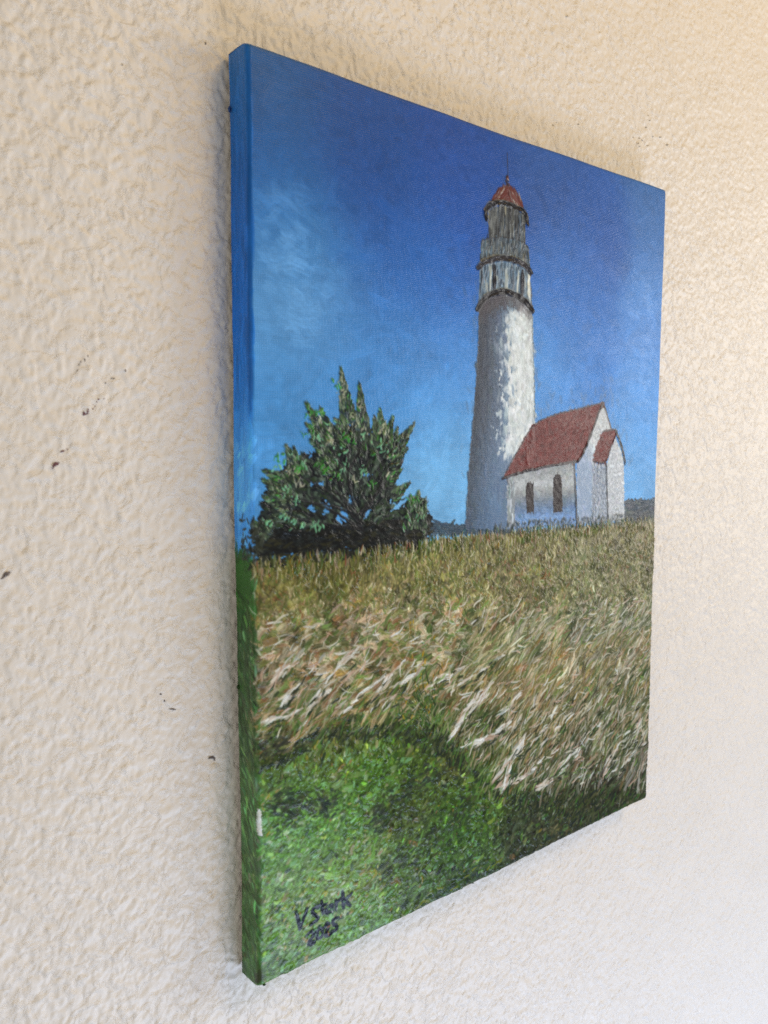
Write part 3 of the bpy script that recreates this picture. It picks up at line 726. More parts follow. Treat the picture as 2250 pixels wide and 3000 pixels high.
def meadow(mask, n, pal, kind):
    us, vs = points_in(mask, n)
    if kind != 'A':
        vs = vs + RNG.normal(0, 3.5, n)
    order = np.argsort(vs + RNG.normal(0, 9, n))
    for q in order:
        u, v = us[q], vs[q]
        i, j = px(u, v)
        base = EARTH[j, i]
        c = pick_at(pal, i, j)
        c = c * .68 + base * .32 * np.exp(RNG.normal(0, .2))
        c = c * (1 + .10 * N8[j, i] + .10 * N30[j, i])
        if u > 215:                           # greyer towards the right
            g = c.mean()
            c = c + (g - c) * .22
        f = np.clip((v - vC0) / (vC1 - vC0), 0, 1)
        if kind == 'A':
            fa = np.clip((v - np.interp(u, top[:, 0], top[:, 1])) / 26, 0, 1)
            L, w, a, cv = RNG.uniform(2.4, 7), RNG.uniform(.32, .85) * (1 + .6 * fa), -1.5 + RNG.normal(0, .28 + .6 * fa), RNG.normal(0, .12)
        elif kind == 'B':
            early = f < .28
            L, w = RNG.uniform(3, 9) if early else RNG.uniform(5, 16), RNG.uniform(.5, 1.7) if early else RNG.uniform(.35, 1.15)
            a, cv = (-.25 + RNG.normal(0, .55)) if early else (-.42 - .25 * f + RNG.normal(0, .17)), RNG.normal(.03, .06)
        else:
            L, w = RNG.uniform(4, 8) if f < .2 else RNG.uniform(6, 17), RNG.uniform(.35, 1.1)
            a, cv = (-.7 + RNG.normal(0, .5)) if f < .2 else (-.48 - .42 * f + RNG.normal(0, .16)), RNG.normal(.04, .05)
        if kind != 'A':
            big = min(math.exp(RNG.normal(0, .35)), 2.0)
            L, w = L * big ** .5, w * big * 1.4
            if f > .55 and RNG.random() < .30:       # strong lights and darks low in the long grass
                c = pick([((214, 208, 196), .6), ((40, 46, 30), 1.6), ((54, 74, 38), 1.2), ((180, 156, 136), .5)])
        if kind != 'A':
            a += .28 * CLUMP[3][j, i] + RNG.normal(0, .12)
            cv += .05 * CLUMP[7][j, i]
        if kind != 'A' and f > .2 and RNG.random() < .35:   # thin dry stalk
            w *= .45
        stroke(u, v, L, w, a, np.clip(c, .02, .92).astype(np.float32), .20 * RNG.uniform(.4, 1.5), curve=cv, rag=.8, streak=.24, taper=.7, ident=FIELD, wet=.12, alpha=RNG.uniform(.6, 1.0))


meadow(mC, 6400, FIELD_C, 'C')
meadow(mB, 5200, FIELD_B, 'B')
meadow(mA, 5600, FIELD_A, 'A')
base = np.array(F['stems'][0][0]) + [4, 4]
for k in range(120):                         # a fan of darker stems leaning left out of the long grass
    a = RNG.normal(-2.05, .42)
    L = RNG.uniform(8, 26)
    r = RNG.uniform(.2, 1.0) * 26
    u, v = base + np.array([math.cos(a), math.sin(a)]) * r + RNG.normal(0, 3.2, 2)
    stroke(u, v, L * .6, RNG.uniform(.35, .8), a + RNG.normal(0, .12), pick([((52, 84, 34), 2), ((40, 50, 28), 2.6), ((90, 100, 50), 1.2), ((150, 150, 120), .4)]), .2, curve=RNG.normal(0, .05), taper=.8, ident=FIELD, alpha=.85)
edge_p = np.array(F['zoneD'][:5])
for k in range(240):
    f = RNG.random() * (len(edge_p) - 1.001)
    q = edge_p[int(f)] * (1 - f % 1) + edge_p[int(f) + 1] * (f % 1)
    stroke(q[0] + RNG.normal(0, 4), q[1] + RNG.normal(-2, 5), RNG.uniform(4, 11), RNG.uniform(.5, 1.4), -1.15 + RNG.normal(0, .4), pick([((84, 118, 48), 3), ((62, 88, 40), 2), ((122, 140, 76), 1.4), ((160, 150, 116), 1)]), .18, curve=RNG.normal(0, .08), rag=.8, taper=.8, alpha=.8)
for k in range(60):
    us, vs = points_in(mA | mB | mC, 1)
    stroke(us[0], vs[0], RNG.uniform(8, 18), RNG.uniform(.3, .55), RNG.choice([.8, -1.2, 1.2]) + RNG.normal(0, .25), pick([((48, 70, 34), 2), ((44, 46, 32), 2), ((200, 190, 160), .8)]), .2, curve=RNG.normal(0, .06), taper=.7, ident=FIELD, alpha=.85)
for k in range(34):                          # ochre flower dabs by the stems
    u, v = np.array(F['stems'][0][1]) + RNG.normal(0, 1, 2) * (7, 12)
    stroke(u, v, RNG.uniform(1.5, 4), RNG.uniform(.5, 1.2), -1.4 + RNG.normal(0, .25), rgb(188, 146, 26) * RNG.uniform(.75, 1.05), .25, ident=FIELD, alpha=.85)
for n_, l in enumerate(F['plumes']):         # feathery pale seed heads against dark gaps
    P = np.array(l)
    d = P[-1] - P[0]
    a = math.atan2(d[1], d[0])
    far = P[0][0] > 150
    for k in range(16 if far else 8):
        f = RNG.uniform(.4, 1.99)
        q = P[int(f)] * (1 - f % 1) + P[int(f) + 1] * (f % 1)
        stroke(q[0] + RNG.normal(1.5, 2.2), q[1] + RNG.normal(1.5, 2.2), RNG.uniform(4, 9), RNG.uniform(.7, 1.6), a + RNG.normal(0, .25), pick([((38, 46, 30), 2), ((30, 38, 32), 1), ((60, 84, 42), 1)]), .18, rag=.7, ident=FIELD, alpha=.8)
    for k in range(24 if n_ < 7 else 10):
        f = RNG.random() * 1.95
        q = P[int(f)] * (1 - f % 1) + P[int(f) + 1] * (f % 1)
        c = pick([((226, 221, 210), 3), ((206, 192, 174), 2), ((190, 160, 138), 1.2), ((160, 160, 146), 1)])
        stroke(q[0] + RNG.normal(0, .8), q[1] + RNG.normal(0, .8), RNG.uniform(5, 12), RNG.uniform(.6, 1.9), a + RNG.normal(0, .18), c, .26, curve=RNG.normal(-.03, .06), rag=.8, streak=.2, taper=.75, ident=FIELD, alpha=.9, wet=.05)
for k in range(800):                         # pale cream and pink strokes laid over the long grass
    us, vs = points_in(mB | mC, 1)
    i, j = px(us[0], vs[0])
    stroke(us[0], vs[0], RNG.uniform(4, 12), RNG.uniform(.35, 1.2), -.5 + .28 * CLUMP[3][j, i] + RNG.normal(0, .35), pick([((218, 208, 186), 3), ((198, 164, 140), 2), ((228, 224, 214), 1), ((122, 150, 76), 1.2)]) * RNG.uniform(.85, 1.03), .3, curve=RNG.normal(0, .1), rag=.7, taper=.8, ident=FIELD, alpha=.88, wet=.05)
for k in range(230):                          # cream seed flecks high in the meadow
    us, vs = points_in(mA, 1)
    stroke(us[0], vs[0] + 3, RNG.uniform(1.6, 4.5), RNG.uniform(.3, .75), -1.4 + RNG.normal(0, .5), rgb(222, 210, 174) * RNG.uniform(.8, 1.0), .3, curve=RNG.normal(0, .15), ident=FIELD)
m = poly_mask(F['darkblob'], .8)
for u, v in zip(*points_in(m, 60)):
    stroke(u, v, RNG.uniform(2, 6), RNG.uniform(.6, 1.5), -.1 + RNG.normal(0, .6), pick([((42, 42, 36), 3), ((70, 74, 46), 1.5), ((110, 106, 84), .5)]) * RNG.uniform(.7, 1.3), .12, alpha=.75, rag=.8)
for k in range(46):                          # the green is dragged up into the blue on the edge
    stroke(RNG.uniform(-14.5, -.5), v_g + RNG.normal(-1.0, 2.2), RNG.uniform(2, 7), RNG.uniform(.8, 2.2), -1.5 + RNG.normal(0, .25), rgb(52, 92, 38) * RNG.uniform(.8, 1.15), .08, alpha=.75, rag=1.0, thin=.5)
# green on the wrapped edge and bright flecks along the fold
for k in range(900):
    v = RNG.uniform(v_g + 16, 418)
    u = RNG.uniform(-15, .6)
    j = px(u, v)[1]
    c = EDGE[j] * np.exp(RNG.normal(.03, .26)) * (1 + RNG.normal(0, .08, 3))
    stroke(u, v, RNG.uniform(3, 11), RNG.uniform(.7, 2.2), 1.45 + RNG.normal(-.35, .35), np.clip(c, 0, 1), .09, curve=RNG.normal(0, .1), alpha=.8, rag=.7)
for k in range(110):
    v = RNG.uniform(v_g + 6, 405)
    c = pick([((70, 128, 62), 3), ((118, 170, 128), 1.0), ((196, 200, 182), .5), ((58, 88, 42), 4), ((130, 130, 112), 1)])
    stroke(RNG.normal(.2, .9), v, RNG.uniform(2, 8), RNG.uniform(.4, 1.1), 1.5 + RNG.normal(0, .4), c, .18, rag=.8, alpha=.8)
m = inside(F['white_chip'], UU + .25 * N1, VV + .4 * N1)
fill(m, rgb(222, 220, 212))
for k in range(10):
    stroke(RNG.normal(0, .6), RNG.uniform(399, 404), RNG.uniform(3, 8), RNG.uniform(1, 2), -1.0 + RNG.normal(0, .4), rgb(58, 64, 44), .08, alpha=.6)
for k in range(40):                          # yellow-green brushing along the lower edge
    f = RNG.random()
    stroke(95 + 60 * f + RNG.normal(0, 3), 402 - 3 * f + RNG.normal(0, 2.5), RNG.uniform(3, 8), RNG.uniform(.6, 1.4), RNG.normal(-.1, .25), pick([((120, 124, 30), 1), ((30, 52, 46), 1), ((54, 82, 40), 1)]), .12, alpha=.8)

# ---- tree
crown = poly_mask(F['crown'], .9)
holes = np.zeros_like(crown)
for u, v, ru, rv in F['holes'][:9]:
    ru, rv = ru * .8, rv * .8
    holes |= (((UU + .8 * N3 - u) / ru) ** 2 + ((VV + .8 * np.roll(N3, 50, 0) - v) / rv) ** 2) < 1
crown &= ~holes
fill(crown, rgb(33, 36, 38) * (1 + .22 * N3[..., None]), TREE)
THIN[crown] = .3
trunk0 = np.array(F['branches'][0][0])
us, vs = points_in(crown, 1900)
for u, v in zip(us, vs):
    d = np.array([u, v]) - trunk0
    a = math.atan2(d[1], d[0]) + RNG.normal(0, .4)
    low = v > trunk0[1] - 3
    if low:
        a = RNG.normal(0, .2)
    c = pick([((28, 29, 32), 4), ((44, 52, 46), 2.8), ((72, 86, 70), 1.8), ((48, 64, 40), 2.0), ((98, 112, 96), .7)] if not low else [((28, 28, 26), 5), ((52, 50, 34), 1.2), ((40, 44, 42), 1.4)])
    if holes[px(u, v)[1], px(u, v)[0]]:
        continue
    stroke(u, v, RNG.uniform(2.5, 7), RNG.uniform(.7, 1.9), a, c, .12, curve=RNG.normal(0, .1), rag=.7, ident=TREE)
for l in F['branches']:
    path_stroke(l, 1.3, rgb(34, 33, 34), .14, .6, .25, TREE, w_end=.6, alpha=.85)
    P = np.array(l) + RNG.normal(0, .5, (len(l), 2))
    path_stroke(P + [.5, -.5], .4, rgb(92, 92, 90), .2, 2.6, .2, TREE, alpha=.45)
GREENS = [((108, 126, 92), 3.4), ((76, 96, 66), 3.0), ((46, 54, 50), 2.0), ((122, 136, 110), 1.9), ((78, 120, 58), 1.5), ((70, 142, 58), 1.0), ((118, 178, 130), .75), ((182, 178, 150), .45)]
for p0, p1, w0, w1 in F['limbs']:
    p0, p1 = np.array(p0), np.array(p1)
    d = p0 - p1
    L = np.hypot(*d)
    d = d / L
    nrm = np.array([-d[1], d[0]])
    for f in np.linspace(0, 1, int(L / 1.2) + 3):
        half = .5 * (w1 * .62 * (1 - f) + w0 * .15 * f)
        q = p1 + d * L * f * .97
        for side_ in (-1, 0, 1):
            stroke(*(q + nrm * side_ * half * .6 + RNG.normal(0, .25, 2)), RNG.uniform(2.5, 4.5), max(half * .95, .7), math.atan2(d[1], d[0]) + side_ * -.35 + RNG.normal(0, .2),
                   pick([((44, 51, 48), 3), ((32, 35, 36), 3.4), ((62, 73, 62), 1.8)]), .16, rag=.8, taper=.9, ident=TREE)
    n = int(L * (w0 + w1) * .15) + 22
    for f in np.sort(RNG.random(n))[::1]:
        half = .5 * (w1 * .62 * (1 - f) + w0 * .22 * f)
        sgn = RNG.choice([-1, 1])
        off = sgn * half * RNG.random() ** .7
        q = p1 + d * L * f * 1.0 + nrm * off
        a = math.atan2(d[1], d[0]) + sgn * math.atan2(nrm[1] * d[0] - nrm[0] * d[1], 1) * RNG.uniform(.1, .7)
        c = pick(GREENS)
        if sgn * nrm[0] > 0 and RNG.random() < .4:
            c = c * .62
        stroke(q[0], q[1], RNG.uniform(1.8, 5.0) * (1 - .35 * f), RNG.uniform(.45, 1.25) * (1 - .45 * f), a, c * RNG.uniform(.8, 1.15), .26 * RNG.uniform(.5, 1.3), curve=RNG.normal(0, .12), rag=.6, taper=.8, ident=TREE)
for u, v, k in F['bright']:
    for r in range(7):
        c = {1: rgb(66, 146, 56), 2: rgb(126, 192, 142), 3: rgb(196, 192, 162)}[k] * RNG.uniform(.8, 1.1)
        stroke(u + RNG.normal(0, 1.4), v + RNG.normal(0, 1.2), RNG.uniform(1.4, 4.0), RNG.uniform(.4, 1.2) * (.65 if k == 3 else 1), RNG.uniform(-2.4, -.2), c, .34, curve=RNG.normal(0, .15), rag=.7, taper=.7, ident=TREE, alpha=.92)
for k in range(420):
    u = RNG.uniform(2, 96)
    v0 = np.interp(u, np.array(F['zoneA'][:10])[:, 0], np.array(F['zoneA'][:10])[:, 1])
    stroke(u, v0 + RNG.uniform(-7.5, 2.5), RNG.uniform(3, 8), RNG.uniform(.6, 1.5), RNG.normal(0, .25), pick([((28, 28, 27), 5), ((50, 48, 32), 1.4), ((40, 44, 42), 1.2)]), .07, rag=.7, ident=TREE)
# grass in front of the tree's foot
us = RNG.uniform(0, 150, 520)
for u in us:
    v0 = np.interp(u, top[:, 0], top[:, 1])
    stroke(u, v0 + RNG.uniform(-1, 6), RNG.uniform(3, 7), RNG.uniform(.5, 1.0), -1.5 + RNG.normal(0, .25), pick(FIELD_A) * RNG.uniform(.75, 1.05), .24, curve=RNG.normal(0, .1), taper=.8, ident=FIELD)
for k in range(70):                          # the dark shrub wraps round the fold
    stroke(RNG.uniform(-8, 6), RNG.normal(F['limbs'][-1][0][1] + 8, 5), RNG.uniform(2, 5), RNG.uniform(.8, 1.8), RNG.normal(-.6, .7), rgb(44, 46, 38) * RNG.uniform(.7, 1.6), .15, alpha=.85)

# ---- lighthouse
def edge_interp(key, v):
    P = np.array(F[key])
    o = np.argsort(P[:, 1])
    return np.interp(v, P[o, 1], P[o, 0])


# soft greyed halo brushed round the buildings
for key, n, sp in (('drum', 46, 6), ('lantern', 40, 5), ('smudge', 60, 5), ('tower_right', 40, 2.5), ('tower_left', 30, 2.5), ('porch_line', 30, 4)):
    P = np.array(F[key])
    for k in range(n):
        q = P[RNG.integers(len(P))] * (f := RNG.random()) + P[RNG.integers(len(P))] * (1 - f) + RNG.normal(0, sp, 2)
        i, j = px(*q)
        stroke(q[0], q[1], RNG.uniform(3, 9), RNG.uniform(1.2, 3), 1.5 + RNG.normal(0, .4), COL[j, i] * .62 + rgb(84, 96, 112) * .38, .03, alpha=.55, rag=.8, thin=.7)

poly = [tuple(p) for p in F['tower_left']] + [tuple(p) for p in F['tower_right'][::-1]]
tm = poly_mask(poly, .25)
ul, ur = edge_interp('tower_left', VV[:, 0])[:, None], edge_interp('tower_right', VV[:, 0])[:, None]
Q = (UU - ul) / (ur - ul)
v0, v1 = F['tower_left'][0][1], F['tower_left'][-1][1]
TV = (VV - v0) / (v1 - v0)
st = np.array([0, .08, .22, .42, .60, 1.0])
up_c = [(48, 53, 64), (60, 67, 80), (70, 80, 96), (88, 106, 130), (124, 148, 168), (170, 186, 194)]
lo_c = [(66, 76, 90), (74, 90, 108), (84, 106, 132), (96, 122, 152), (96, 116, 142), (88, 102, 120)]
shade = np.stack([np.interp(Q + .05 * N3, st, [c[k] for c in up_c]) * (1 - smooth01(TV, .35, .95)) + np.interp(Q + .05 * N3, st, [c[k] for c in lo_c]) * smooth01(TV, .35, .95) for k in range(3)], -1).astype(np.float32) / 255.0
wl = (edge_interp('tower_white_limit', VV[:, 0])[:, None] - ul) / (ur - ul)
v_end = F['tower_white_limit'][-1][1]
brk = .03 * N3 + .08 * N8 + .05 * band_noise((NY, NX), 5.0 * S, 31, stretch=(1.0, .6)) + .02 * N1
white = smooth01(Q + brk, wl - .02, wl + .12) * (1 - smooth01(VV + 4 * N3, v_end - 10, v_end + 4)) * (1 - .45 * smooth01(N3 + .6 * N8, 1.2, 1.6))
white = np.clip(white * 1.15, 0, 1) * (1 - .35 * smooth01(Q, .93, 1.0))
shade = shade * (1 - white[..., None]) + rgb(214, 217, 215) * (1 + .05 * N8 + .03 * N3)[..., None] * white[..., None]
rp = np.array(F['ring_lower'])
arc = np.interp(UU[0], rp[:, 0], rp[:, 1])[None, :]
under = 1 - smooth01(VV - arc - 12 * (1 - .62 * np.clip(Q, 0, 1)) + 1.5 * N3, -3, 4)
shade = shade * (1 - .88 * under[..., None]) + rgb(76, 71, 75) * .88 * under[..., None]
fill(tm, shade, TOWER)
THIN[tm] = .6
restroke(tm, 900, (3, 9), (1.2, 3.0), 1.5, .03, .03, .008, TOWER, .5, .7, .15)
bright = tm & (white > .6)
restroke(bright, 240, (2, 6), (1.2, 2.8), 1.4, .02, .09, .006, TOWER, .7, .2, .5)
path_stroke(F['tower_left'], .45, rgb(70, 76, 88), .1, 2.0, .2, TOWER, alpha=.7)
path_stroke(F['tower_right'][:6], .5, rgb(84, 86, 84), .12, 1.6, .2, TOWER, alpha=.75)

m = poly_mask(F['drum'], .2)
fill(m, rgb(112, 134, 152) * (1 + .1 * N3[..., None]), DRUM)
for u, v in zip(*points_in(m, 240)):
    stroke(u, v, RNG.uniform(3, 9), RNG.uniform(.5, 1.2), 1.57 + RNG.normal(0, .08), pick([((104, 122, 138), 3), ((66, 75, 88), 2.6), ((142, 152, 156), 1.2), ((176, 178, 170), .5), ((108, 134, 158), 1.3)]), .14, ident=DRUM, alpha=.85)
du0, du1 = np.array(F['drum'])[:, 0].min(), np.array(F['drum'])[:, 0].max()
dvm = np.array(F['drum'])[:, 1].mean()
for f, c, w in ((.28, (42, 42, 50), 2.4), (.82, (40, 40, 48), 3.0), (.95, (222, 220, 206), 2.0), (.50, (176, 182, 178), 2.2), (.20, (196, 196, 184), .8), (.73, (206, 206, 192), 1.0), (.04, (60, 64, 74), .8), (.62, (80, 92, 106), 1.2)):
    for k in range(4):
        stroke(du0 + (du1 - du0) * f + RNG.normal(0, .35), dvm + RNG.normal(1 if f > .6 else -.5, 1.4), 13, w * RNG.uniform(.6, 1), 1.57 + RNG.normal(0, .04), rgb(*c), .2, ident=DRUM, alpha=.9)

m = poly_mask(F['lantern'], .2)
fill(m, rgb(96, 98, 98), LANTERN)
STRIPES = [((42, 42, 46), 3.2), ((98, 101, 102), 3), ((144, 146, 140), 1.9), ((170, 162, 136), .35), ((80, 100, 122), .8), ((64, 67, 72), 2.6)]
for u, v in zip(*points_in(m, 260)):
    stroke(u, v, RNG.uniform(5, 14), RNG.uniform(.35, .9), 1.57 + RNG.normal(0, .04), pick(STRIPES), .16, ident=LANTERN, alpha=.9)
m = poly_mask(F['rail'], .2)
fill(m, rgb(84, 96, 106), RAIL)
for u, v in zip(*points_in(m, 230)):
    stroke(u, v, RNG.uniform(2, 6), RNG.uniform(.35, .8), 1.57 + RNG.normal(0, .08), pick(STRIPES + [((110, 140, 160), 1.6)]), .16, ident=RAIL, alpha=.85)
path_stroke(F['rail'][:6], .6, rgb(60, 60, 66), .18, 1.2, .2, RAIL, alpha=.8)


def ring(key, ident, w, col):
    for k in range(4):
        P = np.array(F[key]) + RNG.normal(0, .25, 2) + [0, RNG.uniform(-.4, .7) * w * .4]
        path_stroke(P, w * RNG.uniform(.55, .9), col * RNG.uniform(.8, 1.2), .3, .7, .2, ident)
    P = np.array(F[key]) - [0, w * .45]
    path_stroke(P, .4, rgb(150, 148, 144), .3, 2.6, .25, ident, alpha=.7)


ring('ring_upper', RINGU, 2.9, rgb(52, 50, 54))
ring('ring_lower', RINGL, 3.1, rgb(50, 48, 52))
m = poly_mask(F['dome'], .2)
fill(m, rgb(104, 64, 60), DOME)
dc = np.array(F['dome']).mean(0)
for u, v in zip(*points_in(m, 130)):
    stroke(u, v, RNG.uniform(2, 6), RNG.uniform(.4, .9), (-.9 if u < dc[0] else .95) + RNG.normal(0, .2), pick([((106, 56, 52), 4), ((82, 44, 44), 2), ((126, 84, 78), 1.6), ((168, 158, 150), .5), ((116, 104, 102), .9)]), .08, ident=DOME)
for k in range(7):
    sd = RNG.choice([-1, 1])
    fd = RNG.random()
    stroke(dc[0] + sd * (1 + 5 * fd) - .5, F['dome'][4][1] + 1.2 + 6.5 * fd, RNG.uniform(1.5, 3.5), .5, sd * .8, rgb(196, 188, 176) * RNG.uniform(.8, 1), .2, ident=DOME, alpha=.8)
ring('eave', DOME, 2.6, rgb(48, 46, 50))
for k in range(9):
    stroke(F['ball'][0] + RNG.normal(0, .7), F['ball'][1] + RNG.normal(0, .7), RNG.uniform(1.2, 2.6), RNG.uniform(.8, 1.5), RNG.uniform(0, 3), pick([((98, 50, 46), 3), ((50, 40, 42), 2)]), .25, ident=BALL)
path_stroke(F['neck'], 1.4, rgb(52, 42, 44), .2, .7, .1, BALL)
stroke(F['ball'][0] + .6, F['ball'][1] + .6, 1.4, .6, .5, rgb(214, 208, 198), .3, ident=BALL)
path_stroke(F['spire'], .5, rgb(66, 58, 66), .12, 1.2, .05, SPIRE)

# ---- chapel
m = poly_mask(F['side_wall'], .2)
P = np.array(F['side_wall'])
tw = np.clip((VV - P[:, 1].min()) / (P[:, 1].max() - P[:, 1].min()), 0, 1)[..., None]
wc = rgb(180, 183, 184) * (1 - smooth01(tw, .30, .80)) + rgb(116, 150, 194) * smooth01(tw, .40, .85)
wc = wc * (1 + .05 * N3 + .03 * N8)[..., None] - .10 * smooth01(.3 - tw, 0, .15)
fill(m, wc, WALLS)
restroke(m, 420, (2, 6), (1.0, 2.2), .1, .04, .05, .01, WALLS, .6, .5, .5)
m2 = poly_mask(F['corner_strip'], .3)
fill(m2, rgb(146, 152, 156) * (1 + .1 * N3[..., None]), WALLS)
restroke(m2, 60, (3, 9), (.5, 1.2), 1.57, .18, .12, .01, WALLS, .85, 0, .08)
m = poly_mask(F['gable'], .2)
gc = rgb(196, 197, 197) * (1 + .06 * N3[..., None])
low = smooth01(VV - np.array(F['gable'])[:, 1].mean() + (UU - np.array(F['gable'])[:, 0].mean()) * -1.2, -6, 20)[..., None]
fill(m, gc * (1 - low) + rgb(150, 166, 188) * low, WALLS)
restroke(m, 190, (2, 6), (.9, 1.8), 1.2, .04, .08, .01, WALLS, .7, .3, .3)
m = poly_mask(F['porch_side'], .2)
fill(m, rgb(150, 157, 168) * (1 + .08 * N3[..., None]), PWALL)
restroke(m, 110, (2, 5), (.7, 1.4), 1.4, .06, .14, .012, PWALL, .8, 0, .4)
m = poly_mask(F['porch_front'], .2)
fill(m, rgb(192, 194, 197) * (1 + .06 * N3[..., None]), PWALL)
restroke(m, 130, (2, 5), (.9, 1.8), .2, .05, .08, .01, PWALL, .7, .3, .5)
for key, ident in (('roof', ROOF), ('porch_roof', PROOF)):
    m = poly_mask(F[key], .2)
    fill(m, rgb(106, 44, 42) * (1 + .06 * N3 + .06 * N8)[..., None], ident)
    for u, v in zip(*points_in(m, 420 if ident == ROOF else 90)):
        stroke(u, v, RNG.uniform(2, 5), RNG.uniform(.8, 1.7), RNG.normal(-.6, .6), pick([((108, 45, 42), 5), ((88, 36, 36), 2.4), ((124, 60, 52), 1.4), ((130, 80, 66), .4)]), .03, alpha=.6, rag=.7, ident=ident, thin=.4)
fill(poly_mask(F['cap'], .2), rgb(104, 62, 50), ROOF)
DK = rgb(56, 48, 50)
path_stroke(F['ridge_line'], .8, DK, .1, 1.0, .2, ROOF, alpha=.75)
path_stroke(F['roof_line'], 1.5, DK * .85, .16, .7, .15, ROOF, alpha=.95)
path_stroke(F['eave_line'], 1.4, rgb(58, 53, 56), .14, .7, .2, ROOF, alpha=.9)
path_stroke(F['gable_line'], 1.1, rgb(70, 64, 66), .15, .7, .15, WALLS)
path_stroke(F['porch_line'], 1.8, rgb(72, 72, 76), .16, .7, .15, PROOF)
P = F['porch_roof']
path_stroke([P[0], P[1], P[2], P[3], P[4], P[5]], .8, DK, .14, .9, .15, PROOF, alpha=.85)
for key, ident in (('window_a', WINA), ('window_b', WINB)):
    m = poly_mask(F[key], .15)
    fill(m, rgb(50, 42, 44), ident)
    for u, v in zip(*points_in(m, 46)):
        stroke(u, v, RNG.uniform(2, 5), RNG.uniform(.5, 1), 1.57 + RNG.normal(0, .15), rgb(46, 38, 40) * RNG.uniform(.8, 1.2), .05, ident=ident, alpha=.85)
path_stroke(F['corner_a'], 1.6, rgb(72, 76, 84), .16, .7, .15, WALLS)
path_stroke(F['corner_b'], 1.5, rgb(78, 80, 86), .16, .7, .15, PWALL)
# dark scrub and grass blades over the feet of the buildings
us = RNG.uniform(150, PW + 6, 900)
for u in us:
    v0 = np.interp(u, top[:, 0], top[:, 1])
    if RNG.random() < .55:
        stroke(u, v0 + RNG.uniform(-5.5, 1.5), RNG.uniform(2, 5), RNG.uniform(.6, 1.4), RNG.normal(-1.2, .6), pick([((58, 66, 72), 3), ((84, 82, 76), 1.6), ((52, 58, 48), 2)]), .12, alpha=.6, rag=.8, ident=FIELD if RNG.random() < .5 else None)
    else:
        stroke(u, v0 + RNG.uniform(-1.5, 6), RNG.uniform(2.4, 6), RNG.uniform(.45, 1.0), -1.5 + RNG.normal(0, .22), pick(FIELD_A) * RNG.uniform(.8, 1.1), .22, curve=RNG.normal(0, .1), taper=.8, ident=FIELD)

# ---- signature, brushed in navy
for l in F['signature']:
    path_stroke(l, 1.7, rgb(24, 29, 42), .14, .45, .15, SIGN)
for k in range(24):
    P = F['signature'][RNG.integers(len(F['signature']))]
    q = np.array(P[RNG.integers(len(P))]) + RNG.normal(0, 2.0, 2)
    stroke(q[0], q[1], RNG.uniform(1.4, 3), RNG.uniform(.6, 1.1), RNG.normal(-1, .6), pick([((170, 106, 52), 1), ((196, 200, 186), 1), ((90, 140, 84), 2)]), .2, alpha=.85)

# ------------------------------------------------------------------ canvas geometry
HGT = np.minimum(HGT * 1.7, 1.2) * np.clip(.85 + .42 * np.roll(N30, 333, 1) + .30 * np.roll(N8, 177, 0), .15, 1.7)
k5 = HGT.copy()
HGT = (k5 * 4 + np.roll(k5, 1, 0) + np.roll(k5, -1, 0) + np.roll(k5, 1, 1) + np.roll(k5, -1, 1)) / 8
blur = (COL * 4 + np.roll(COL, 1, 0) + np.roll(COL, -1, 0) + np.roll(COL, 1, 1) + np.roll(COL, -1, 1)) / 8
LIN = srgb2lin(np.clip(blur, 0, 1)) / np.array(ILLUM, np.float32)
FOLD = 2.0


def wrap(c, size):
    """Distance along the cloth -> (position on the face, depth behind the face, turn angle)."""
    near = c < size * 0.5
    s = np.maximum(np.where(near, FOLD - c, c - (size - FOLD)), 0.0)
    th = np.minimum(s / FOLD, math.pi / 2)
    pos = np.where(s > 0, np.where(near, FOLD - FOLD * np.sin(th), size - FOLD + FOLD * np.sin(th)), c)
    dep = FOLD * (1 - np.cos(th)) + np.maximum(s - FOLD * math.pi / 2, 0)
    return pos, dep, th


reach = PD - 0.4 - FOLD + FOLD * math.pi / 2 - FOLD
gu = np.array(graded(-reach, PW + reach, 0.38, 0.56), dtype=np.float64)
gv = np.array(graded(-reach, PH + reach, 0.43, 0.43), dtype=np.float64)
gu = gu * ((PW + 2 * reach) / (gu[-1] - gu[0]))
gu += -reach - gu[0]
gv = gv * ((PH + 2 * reach) / (gv[-1] - gv[0]))
gv += -reach - gv[0]
pu, du, tu = wrap(gu, PW)
pv, dv, tv = wrap(gv, PH)
GU, GV = np.meshgrid(gu, gv)
X = np.broadcast_to(pu[None, :], GU.shape) - PW / 2
Zc = PH / 2 - np.broadcast_to(pv[:, None], GU.shape)
depth = np.minimum(du[None, :] + dv[:, None], PD - 0.4)
sag = 0.5 * np.sin(np.clip(GU / PW, 0, 1) * math.pi) * np.sin(np.clip(GV / PH, 0, 1) * math.pi)   # cloth gives a little
wob_u = .35 * np.sin(gv / 47.0 + .6) + .18 * np.sin(gv / 17.0) + .03 * np.sin(gv / 6.1)
wob_v = .30 * np.sin(gu / 39.0 + 1.1) + .16 * np.sin(gu / 14.0) + .03 * np.sin(gu / 5.3)
pos = np.stack([X + wob_u[:, None], -PD + depth + sag, Zc + wob_v[None, :]], -1)


def grid_normals(p):
    a = np.gradient(p, axis=1)
    b = np.gradient(p, axis=0)
    n = np.cross(b, a)
    n = -n
    ln = np.linalg.norm(n, axis=-1, keepdims=True)
    n = n / np.maximum(ln, 1e-9)
    return n


